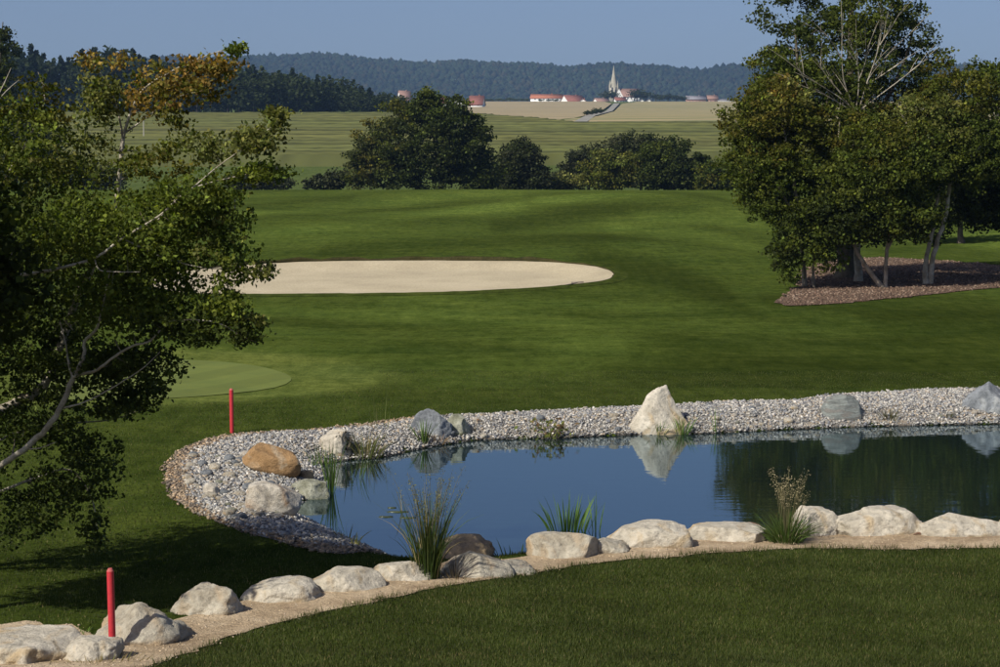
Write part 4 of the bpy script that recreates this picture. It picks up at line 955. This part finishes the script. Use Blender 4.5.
# cobbles one can pick out, each its own
def cob_mesh(seed, mat):
    r = np.random.default_rng(seed); bm = bmesh.new(); bmesh.ops.create_icosphere(bm, subdivisions=2, radius=.5)
    for v in bm.verts: v.co *= 1 + .18 * noise.noise(v.co * 2.2 + Vector((seed, 0, 0)))
    for i in range(4):
        nn = Vector(r.normal(size=3)).normalized()
        for v in bm.verts:
            d_ = v.co.dot(nn) - .37
            if d_ > 0: v.co -= nn * d_ * .9
    me = bpy.data.meshes.new('cobble'); bm.to_mesh(me); bm.free(); me.materials.append(mat); me.polygons.foreach_set('use_smooth', np.ones(len(me.polygons), bool)); return me
cm = [cob_mesh(i, SM[k]) for i, k in enumerate(['white', 'moss', 'mix', 'grey', 'lime', 'ochre'])]
def cobble(x, y, s, k, label, group):
    o = link('cobble', cm[k], label=label, cat='stone', group=group, loc=(x, y, h1(x, y) + s * .18))
    o.scale = (s, s * rng.uniform(.7, 1), s * rng.uniform(.5, .75)); o.rotation_euler = (0, 0, rng.uniform(0, 6.28))
for i in range(95):
    u, v = rng.uniform(178, 290), rng.uniform(455, 520); g = ground(u, v)
    if sdist(GR, np.array([g.x]), np.array([g.y]))[0] < .3 or g.z < .05: continue
    cobble(g.x, g.y, rng.uniform(.12, .26), int(rng.choice([0, 1, 2, 3, 4, 4, 0])), 'pale cobble lying among the finer gravel at the left shore', 'cobbles on the left gravel')
for i in range(150):
    u = rng.uniform(440, 700) if i % 2 else rng.uniform(700, 1010); v = rng.uniform(398, 438); g = ground(u, v)
    s_ = sdist(GR, np.array([g.x]), np.array([g.y]))[0]
    if s_ < .03 or g.z < -.02 or (i % 3 and s_ > .5): continue
    cobble(g.x, g.y, rng.uniform(.12, .26), int(rng.choice([0, 0, 1, 4, 3, 2])), 'rounded cobble along the grass edge of the far shore', 'cobbles on the far gravel bank')

# fine gravel: nobody could count it
def pebbles(poly, n_, smin, smax, pal, test=None, seed=1):
    r = np.random.default_rng(seed); P = np.array(poly); lo, hi = P.min(0), P.max(0)
    xy = r.uniform(lo, hi, (n_ * 8, 2)); s = sdist(poly, xy[:, 0], xy[:, 1]); fu = (xy[:, 0] / xy[:, 1] * F / CP + 500)
    k = (s > r.uniform(-.08, .12, len(s))) & (fu > -60) & (fu < 1240)
    xy = xy[k]
    if test is not None: xy = xy[test(xy[:, 0], xy[:, 1])]
    xy = xy[:n_]; n_ = len(xy)
    bv = np.array([(1, 0, 0), (-1, 0, 0), (0, 1, 0), (0, -1, 0), (0, 0, 1), (0, 0, -1), (.6, .6, .6), (-.6, -.55, .6)], float)
    bf = np.array([(0, 2, 6), (2, 4, 6), (4, 0, 6), (1, 3, 7), (3, 4, 7), (4, 1, 7), (2, 1, 4), (3, 0, 4), (2, 0, 5), (1, 2, 5), (3, 1, 5), (0, 3, 5)])
    sz = smin + (smax - smin) * r.random(n_) ** 2.2
    th = r.uniform(0, 6.28, n_); V = bv[None] * r.uniform(.7, 1.3, (n_, 8, 1)) * (sz[:, None, None] * .5) * np.array([1, .8, .6])
    ti = r.normal(0, .35, (n_, 2)); V = V + 0
    V[..., 2] += V[..., 0] * ti[:, :1] + V[..., 1] * ti[:, 1:]
    c_, s_ = np.cos(th)[:, None], np.sin(th)[:, None]
    V = np.stack([V[..., 0] * c_ - V[..., 1] * s_, V[..., 0] * s_ + V[..., 1] * c_, V[..., 2]], -1)
    z = H(xy[:, 0], xy[:, 1]) + sz * .2 + r.random(n_) * .01
    V += np.column_stack([xy, z])[:, None]
    Fc = (bf[None] + (np.arange(n_) * 8)[:, None, None]).reshape(-1, 3)
    pal = np.array(pal); c = pal[r.integers(0, len(pal), n_)] * r.normal(1, .22, (n_, 1))
    return V.reshape(-1, 3), Fc, np.clip(np.repeat(c, 8, 0), .02, .75), xy
GP = [(.30, .29, .27), (.24, .24, .24), (.42, .40, .36), (.18, .185, .20), (.34, .28, .21), (.28, .27, .25), (.37, .35, .31), (.12, .12, .125), (.46, .43, .39)]
V, Fc, C, _ = pebbles(GR, 82000, .030, .095, GP, lambda x, y: H(x, y) > -.06)
sdg = sdist(GR, V[:, 0], V[:, 1]); kk = np.repeat(rng.random(len(V) // 8), 8)
edgem = (sdg < .30 * kk + .12 * np.sin(V[:, 0] * 2.1) + .06)
C = np.where((edgem & (V[:, 0] < -1.5))[:, None], C * [.78, .62, .46], C)
wet = V[:, 2] < .035; C[wet] *= .45
link('gravel', new_mesh('gravel', V, Fc, PEBBLE, C), kind='stuff', label='grey and white gravel covering the pond banks', cat='gravel')
SPP = [(.44, .34, .22), (.36, .28, .18), (.50, .40, .28), (.28, .21, .14), (.42, .34, .25)]
V, Fc, C, _ = pebbles(PATH, 15000, .008, .036, SPP, None, 5)
link('path_grit', new_mesh('path_grit', V, Fc, PEBBLE, C), kind='stuff', label='sandy grit and crumbs scattered over the path', cat='grit')
V, Fc, C, _ = pebbles(MU, 20000, .04, .15, [(.115, .075, .05), (.165, .11, .075), (.075, .048, .034), (.22, .16, .115), (.13, .08, .055)], None, 6)
link('wood_chips', new_mesh('wood_chips', V, Fc, PEBBLE, C), kind='stuff', label='reddish bark chips spread under the right hand trees', cat='mulch')

# ------------------------------------------------------------------ grass blades
GB = [(.048, .063, .014), (.058, .076, .016), (.036, .048, .011), (.086, .094, .032), (.050, .068, .020)]
def blades(X_, Y_, h, wd, pal, seed=2, lean=.5):
    r = np.random.default_rng(seed); n_ = len(X_); z = H(X_, Y_)
    a = r.uniform(0, 6.28, n_); hh = h * r.uniform(.55, 1.35, n_); ln = np.abs(r.normal(0, lean, n_)) * hh; b = r.uniform(0, 6.28, n_)
    V = np.empty((n_, 3, 3)); w2 = wd * r.uniform(.6, 1.3, n_) / 2
    V[:, 0] = np.column_stack([X_ - np.cos(a) * w2, Y_ - np.sin(a) * w2, z - .01]); V[:, 1] = np.column_stack([X_ + np.cos(a) * w2, Y_ + np.sin(a) * w2, z - .01])
    V[:, 2] = np.column_stack([X_ + np.cos(b) * ln, Y_ + np.sin(b) * ln, z + hh])
    pal = np.array(pal); c = pal[r.integers(0, len(pal), n_)] * r.normal(1, .2, (n_, 1))
    pn = 1 + .22 * np.sin(X_ * 1.7 + Y_ * 2.3) * np.sin(X_ * .9 - Y_ * 1.9 + 1) + .12 * np.sin(X_ * 5.1 + 1) * np.sin(Y_ * 4.3)
    c = c * pn[:, None]; dry = r.random(n_) < .03 + .10 * np.clip(np.sin(X_ * 1.1 + 2) * np.sin(Y_ * 2.1 + X_ * .4) - .75, 0, 1) * 4; c[dry] = (.17, .14, .06)
    return V.reshape(-1, 3), np.arange(n_ * 3).reshape(-1, 3), np.clip(np.repeat(c, 3, 0), .01, .6)
n_ = 440000; yy = 17.6 + 9.4 * rng.random(n_) ** .9; ua = rng.uniform(-80, 1180, n_); xx = (ua - 500) / F * yy
sp_ = sdist(PATH, xx, yy)
pa = np.array(PATH); north = np.interp(xx, *np.array(sorted([(p[0], p[1]) for p in gpoly(PA_LO)])).T)
k = (sp_ < -.0) & (yy < north + .05)
k |= (np.abs(sp_) < .10) & (yy < north + .12) & (rng.random(n_) < .6)
V, Fc, C = blades(xx[k], yy[k], .036, .009, GB, 3)
link('lawn_grass', new_mesh('lawn_grass', V, Fc, BLADE, C), kind='stuff', label='dense mown lawn grass in the foreground below the path', cat='grass')
# longer ragged fringe along path edge and grass behind the boulders and round the gravel
n_ = 260000; yy = rng.uniform(20.5, 50, n_); ua = rng.uniform(-60, 1060, n_); xx = (ua - 500) / F * yy
sp_ = sdist(PATH, xx, yy); sg_ = sdist(GR, xx, yy); so_ = sdist(POND, xx, yy)
north = np.interp(xx, *np.array(sorted([(p[0], p[1]) for p in gpoly(PA_LO)])).T)
cpol = smooth_poly(gpoly([(20,372),(60,360),(140,353),(220,352),(290,357),(345,366),(372,376),(360,386),(310,393),(230,400),(150,404),(60,405),(10,395)]), .8)
k = (yy > north) & (sp_ < -.02) & (sg_ < -.01) & (so_ < -.5) & (sdist(cpol, xx, yy) < -.3)
V, Fc, C = blades(xx[k], yy[k], .032, .012, GB, 4)
link('fairway_grass', new_mesh('fairway_grass', V, Fc, BLADE, C), kind='stuff', label='mown fairway grass behind the boulders and around the gravel', cat='grass')
n_ = 26000; i = rng.integers(0, len(PATH), n_); xx = pa[i, 0] + rng.normal(0, .07, n_); yy = pa[i, 1] + rng.normal(0, .07, n_)
north = np.interp(xx, *np.array(sorted([(p[0], p[1]) for p in gpoly(PA_LO)])).T); k = (np.abs(yy - north) < .14) & (np.sin(xx * 3.1) + np.sin(xx * 7.7) + rng.normal(0, .6, n_) > -.3)
k &= rng.random(len(k)) < .5
V, Fc, C = blades(xx[k], yy[k], .08, .010, GB, 5, .6)
link('fringe_grass', new_mesh('fringe_grass', V, Fc, BLADE, C), kind='stuff', label='longer ragged grass overhanging the sandy path edge', cat='grass')

# ------------------------------------------------------------------ reeds, sedges and shrubs
def strap(m, p0, dirv, length, width, bend, col, seg=5, r=rng):
    """curved tapering leaf"""
    p = np.array(p0, float); d = np.array(dirv, float); d /= np.linalg.norm(d); side = np.cross(d, r.normal(size=3)); side /= np.linalg.norm(side) + 1e-9
    V = []; st = length / seg; hd = np.array([d[0], d[1], 0]); hd /= np.linalg.norm(hd) + 1e-6
    for i in range(seg + 1):
        t_ = i / seg; w_ = width * (1 - t_ ** 2.2) * (.6 + .8 * min(t_ * 3, 1) * .5) / 2 + .0008
        V += [p - side * w_, p + side * w_]; p = p + d * st
        d = d + (hd * .5 + [0, 0, -1]) * bend / seg; d /= np.linalg.norm(d)
    m.add(np.array(V), [(2*i, 2*i+1, 2*i+3, 2*i+2) for i in range(seg)], col)
def clump(label, u, v, n_, hpx, spread, width, pal, bend=.8, name='sedge_clump', cat='grass clump', plumes=0, plume_h=0, rad=.12, seed=1, z=None, upright=.0, group=None, plume_col=(.42, .34, .22), D=None):
    r = np.random.default_rng(seed); g = ground(u, v) if z is None else Vector((*flat_pt(u, v, z), z))
    D = g.y; h = hpx / F * D
    root = link(name, None, label=label, cat=cat, group=group, loc=g)
    m = MB()
    for i in range(n_):
        a = r.uniform(0, 6.28); q = r.random() ** .7; L = h * r.uniform(.55, 1.1); tl = spread * q + r.normal(0, .05)
        d = (math.cos(a) * tl, math.sin(a) * tl, 1); c = np.array(pal[r.integers(len(pal))]) * r.uniform(.7, 1.3)
        strap(m, (math.cos(a) * rad * q, math.sin(a) * rad * q, -.03), d, L, width * r.uniform(.6, 1.3), bend * r.uniform(.4, 1.4) * (q + .2), c, r=r)
    link('leaves', m.mesh('leaves', BLADE), root)
    if plumes:
        m = MB(); m2 = MB(); ph = plume_h / F * D
        for i in range(plumes):
            a = r.uniform(0, 6.28); q = r.random(); d = np.array((math.cos(a) * .22 * q + .02, math.sin(a) * .22 * q, 1)); d /= np.linalg.norm(d)
            L = ph * r.uniform(.65, 1.05); ps = np.array([(math.cos(a) * rad * q * .6, math.sin(a) * rad * q * .6, 0) + d * L * t_ + np.array([math.cos(a), math.sin(a), 0]) * .12 * L * t_ ** 3 for t_ in (0, .3, .6, .85, 1)])
            V_, F_ = tube(ps, [.004, .0035, .003, .0025, .0015], 3); m.add(V_, F_, (.20, .18, .09))
            k_ = 22; t_ = r.uniform(.74, 1.0, k_); b_ = np.array([np.interp(t_, (0, .3, .6, .85, 1), ps[:, j]) for j in range(3)]).T
            cc = b_ + r.normal(0, .022, (k_, 3)); V_, F_ = leaf_quads(cc, .026, .4, .8, .35); m2.add(V_, np.column_stack([F_, F_[:, 2:]]), None); m2.C.append(np.clip(np.repeat(np.array(plume_col)[None] * r.normal(1, .2, (k_, 1)), 4, 0), .02, .8))
        link('stems', m.mesh('stems', BLADE), root)
        if plume_col is not None: link('plumes', m2.mesh('plumes', BLADE), root)
    return root
GG = [(.06, .10, .02), (.08, .13, .03), (.10, .13, .04), (.05, .08, .02)]; RG = [(.10, .18, .03), (.13, .22, .04), (.08, .15, .03)]; DRY = [(.30, .24, .12), (.24, .20, .09), (.16, .15, .05), (.35, .28, .16)]
clump('tall sedge fountain with thin flowering stems beside the orange brown boulder', 428, 579, 230, 92, .12, .011, GG + GG + DARKG + DRY[:1], .9, plumes=34, plume_h=112, plume_col=(.15, .15, .06), seed=3, rad=.14)
clump('plumed ornamental grass with straw coloured seed heads on the near shore', 786, 543, 380, 38, .62, .010, GG, 1.1, name='plume_grass', plumes=34, plume_h=74, plume_col=(.34, .29, .17), seed=4, rad=.2)
clump('bright green upright reeds behind the block shaped boulder', 568, 531, 46, 40, .42, .028, RG, .45, name='reeds', cat='reeds', seed=5, rad=.30, z=0)
clump('tall thin reed stalk rising right of the bright reeds', 596, 532, 5, 54, .15, .018, RG, .2, name='reeds', cat='reeds', seed=55, rad=.1, z=0)
clump('thin dark cattail shoots left of the block shaped boulder', 517, 557, 14, 20, .45, .02, GG, .5, name='reeds', cat='reeds', seed=6, rad=.30, z=0)
clump('tall green rush standing in the water by the left shore', 331, 492, 30, 54, .12, .020, RG + GG, .25, name='rush', cat='rush', seed=7, rad=.06, z=0)
clump('thin upright rushes by the greenish white rock', 322, 466, 22, 30, .3, .014, GG, .3, name='rush', cat='rush', seed=8, rad=.2, z=0)
clump('bushy yellow green sedge at the far left waterline', 366, 456, 120, 30, .55, .014, [(.12, .14, .04), (.16, .15, .06), (.09, .10, .03), (.20, .16, .08)], .8, seed=9, rad=.28)
clump('green grass tuft before the blue grey boulder', 424, 443, 46, 27, .45, .018, RG + GG, .8, name='grass_tuft', seed=10, rad=.10)
clump('rusty dead grass by the blue grey boulder at the waterline', 437, 443, 30, 14, .7, .014, [(.20, .11, .05), (.26, .17, .08)], .9, name='grass_tuft', seed=11, rad=.15)
clump('yellow green tuft left before the pointed white boulder', 659, 434, 40, 16, .6, .016, RG + [(.22, .20, .07)], .8, name='grass_tuft', seed=12, rad=.12)
clump('yellow green tuft right before the pointed white boulder', 682, 434, 60, 23, .5, .018, RG + [(.22, .20, .07)], .8, name='grass_tuft', seed=13, rad=.16)
clump('single green reed on the far waterline right of the pointed boulder', 715, 434, 9, 28, .15, .018, RG, .3, name='rush', cat='rush', seed=14, rad=.04)
clump('brown green scrub tuft on the gravel right of the domed boulder', 889, 419, 50, 14, .8, .014, [(.12, .10, .04), (.08, .08, .03)], .5, name='grass_tuft', seed=15, rad=.16)
clump('small dark tuft on the gravel left of the big angular boulder', 948, 417, 30, 9, .8, .014, [(.10, .09, .04), (.06, .07, .03)], .5, name='grass_tuft', seed=16, rad=.12)
clump('thin weed stems standing on the gravel behind the bushy sedge', 379, 430, 12, 36, .18, .008, [(.12, .14, .05), (.16, .15, .07)], .1, name='weed', cat='weed', seed=17, rad=.22)
clump('sparse dry weeds on the gravel tongue at the left waterline', 346, 541, 26, 20, .6, .012, [(.09, .12, .03), (.20, .18, .06)], .5, name='grass_tuft', seed=18, rad=.18)
clump('yellow leaf blade tip by the gravel tongue', 356, 540, 5, 17, .3, .035, [(.34, .32, .12)], .3, name='grass_tuft', seed=19, rad=.04)
clump('single long pale reed stem bent over the water', 402, 512, 2, 42, .5, .012, [(.24, .22, .14)], .9, name='reeds', cat='reeds', seed=20, rad=.02, z=0)
clump('dry brown twiggy plant right of the tall sedge', 455, 578, 60, 25, 1.2, .008, [(.16, .12, .08), (.24, .19, .13), (.10, .08, .06)], .25, name='dry_plant', cat='plant', seed=21, rad=.14)
clump('small weeds at the grass edge left of the near red stake', 78, 634, 60, 10, .9, .014, GG + RG, .8, name='weed', cat='weed', seed=22, rad=.25)
clump('tawny dry grass below the near red stake', 100, 664, 200, 12, 1.1, .008, [(.22, .17, .08), (.28, .22, .11), (.12, .12, .04)], .7, name='dry_grass', cat='grass clump', seed=23, rad=.5)
clump('thin curved reeds in the water below the bushy sedge', 352, 478, 16, 30, .4, .010, GG, .6, name='rush', cat='rush', seed=25, rad=.35, z=0)
clump('sparse green reeds between the cream boulder and the orange brown slab', 306, 472, 26, 20, .35, .014, RG + GG, .4, name='rush', cat='rush', seed=26, rad=.2, z=0)
clump('thin faint reeds in the water right of the tall sedge', 300, 486, 16, 26, .2, .012, GG, .3, name='rush', cat='rush', seed=24, rad=.15, z=0)
def leafy(label, u, v, wpx, hpx, n_, size, pal, seed, name='leafy_plant', cat='plant'):
    r = np.random.default_rng(seed); g = ground(u, v); D = g.y; w_ = wpx / F * D; h = hpx / F * D
    root = link(name, None, label=label, cat=cat, loc=g)
    C = np.column_stack([r.normal(0, w_ * .24, n_), r.normal(0, w_ * .16, n_), r.uniform(.15, 1, n_) * h * (1 - .3 * r.random(n_))])
    V, Fc = leaf_quads(C, size, .4, -.2, .6); c = np.array(pal)[r.integers(0, len(pal), n_)] * r.normal(1, .2, (n_, 1))
    link('leaves', new_mesh('leaves', V, Fc, LEAF, np.clip(np.repeat(c, 4, 0), .01, .7)), root)
    m = MB()
    for i in range(0, n_, 4):
        V, Fc = tube([(C[i, 0] * .3, C[i, 1] * .3, -.03), tuple(C[i] * [.7, .7, .5]), tuple(C[i])], [.008, .006, .003], 3); m.add(V, Fc)
    link('stems', m.mesh('stems', TWIG), root)
leafy('yellow green broad leaved plant on the far waterline', 551, 440, 54, 24, 130, .10, [(.20, .22, .05), (.12, .15, .04), (.26, .24, .08), (.08, .10, .03), (.18, .11, .05)], 1)
leafy('dark shrub beside the squat pale rock on the gravel', 343, 454, 18, 24, 260, .07, [(.02, .022, .015), (.03, .03, .02), (.04, .03, .025)], 2, 'dark_shrub', 'shrub')
# floating leaves
FL = flat_mat('water_leaf', (.05, .06, .02), .3, .5)
for (u, v, wd) in [(398, 512, .34), (386, 517, .22), (408, 518, .26), (392, 508, .14)]:
    x, y = flat_pt(u, v); m = MB(); th = np.linspace(0, 6.28, 13)[:-1]; V = np.array([(math.cos(t_) * wd / 2, math.sin(t_) * wd * .16, .004 + .006 * math.sin(3 * t_)) for t_ in th] + [(0, 0, .012)] + [(math.cos(t_) * wd / 2, math.sin(t_) * wd * .16, -.004) for t_ in th])
    m.add(V, [(i, (i + 1) % 12, 12) for i in range(12)] + [(13 + i, 13 + (i + 1) % 12, (i + 1) % 12) for i in range(12)] + [(13 + i, (i + 1) % 12, i) for i in range(12)])
    link('floating_leaf', m.mesh('floating_leaf', FL), label='dark narrow leaf floating flat on the pond behind the tall sedge', cat='leaf', group='leaves floating on the pond', loc=(x, y, .004))
# driftwood on the path
BR = flat_mat('brown_leaf', (.14, .08, .05))
for (u, v, s_, lb) in [(527, 571, .26, 'curled brown dead leaf lying on the sandy path below the block shaped boulder'), (752, 536, .22, 'dark twig lying on the low thin white boulder'), (921, 536, .20, 'brown dead leaf on the path before the wide peaked boulder')]:
    g = ground(u, v); V, Fc = tube([(-s_/2, 0, .02), (-s_*.2, .03, .035), (s_*.15, .0, .03), (s_/2, -.02, .015)], [.008, .02, .018, .004], 6); m = MB(); m.add(V, Fc)
    link('twig' if 'twig' in lb else 'dead_leaf', m.mesh('debris', BR, True), label=lb, cat='twig' if 'twig' in lb else 'leaf', loc=g + Vector((0, 0, .14 if 'twig' in lb else 0)))

# ------------------------------------------------------------------ stakes
REDP = flat_mat('red_paint', (.47, .032, .042), .5, .4, 30, .1)
WORN = flat_mat('worn_red_paint', (.42, .10, .09), .7, .2, 30, .2)
def stake(label, u, vt_, vb_, mat, r_=.028, lean=0, name='hazard_stake'):
    g = ground(u, vb_); D = g.y; h = (vb_ - vt_) / F * D; root = link(name, None, label=label, cat='stake', loc=g); root.rotation_euler[1] = math.radians(lean)
    V, Fc = tube([(0, 0, -.1), (0, 0, 0), (0, 0, .02), (0, 0, h * .5), (0, 0, h - .03)], [r_] * 5, 16); m = MB(); m.add(V, Fc); link('post', m.mesh('post', mat, True), root)
    bm = bmesh.new(); bmesh.ops.create_cone(bm, cap_ends=True, segments=16, radius1=r_ + .001, radius2=r_ * .55, depth=.03)
    for v in bm.verts: v.co.z += h - .015
    me = bpy.data.meshes.new('cap'); bm.to_mesh(me); bm.free(); me.materials.append(WORN); link('cap', me, root)
stake('near red wooden stake before the large pale boulder', 112.5, 566, 648, REDP, .036, -.8)
stake('far red stake on the grass at the back of the left gravel', 232, 388, 433, REDP, .040, -.4)
stake('tiny dark marker stick on the distant left fairway', 235, 197, 209, DARKW, .05, 0, 'marker_stick')
m = MB(); a = np.array([(-.28, -1.0, .05), (0, 0, .05), (.28, 1.0, .06)]); V, Fc = tube(a, [.02] * 3, 6); m.add(V, Fc); box(m, .0, .56, 1.0, 1.06, .02, .10)
link('bunker_rake', m.mesh('bunker_rake', flat_mat('rake_wood', (.20, .17, .14))), label='rake lying on the sand near the right end of the bunker', cat='rake', loc=ground(572, 286) + Vector((0, 0, .05)))

# ------------------------------------------------------------------ air
m = bpy.data.materials.new('haze'); m.use_nodes = True; m.node_tree.nodes.clear()
pv = m.node_tree.nodes.new('ShaderNodeVolumePrincipled'); pv.inputs['Density'].default_value = .85e-4; pv.inputs['Color'].default_value = (.36, .60, 1.0, 1); pv.inputs['Anisotropy'].default_value = .1
mo = m.node_tree.nodes.new('ShaderNodeOutputMaterial'); m.node_tree.links.new(pv.outputs[0], mo.inputs['Volume'])
mb = MB(); box(mb, -9500, 9500, -9500, 9500, -12, 400)
link('haze', mb.mesh('haze', m), kind='stuff', label='thin blue haze lying over the whole landscape', cat='haze')
# wet stones and mud just above the waterline
for mt in (GRAVELBED, SANDPATH):
    n, l = mt.node_tree.nodes, mt.node_tree.links; p = n['Principled BSDF']; src = p.inputs['Base Color'].links[0].from_socket
    sx = n.new('ShaderNodeSeparateXYZ'); l.new(pos(n), sx.inputs[0]); mr = n.new('ShaderNodeMapRange')
    mr.inputs[1].default_value = .0; mr.inputs[2].default_value = .07; mr.inputs[3].default_value = .35; mr.inputs[4].default_value = 1
    l.new(sx.outputs[2], mr.inputs[0]); cb = n.new('ShaderNodeCombineXYZ'); [l.new(mr.outputs[0], cb.inputs[i]) for i in range(3)]
    l.new(mixc(n, l, 1, src, cb.outputs[0], 'MULTIPLY'), p.inputs['Base Color'])
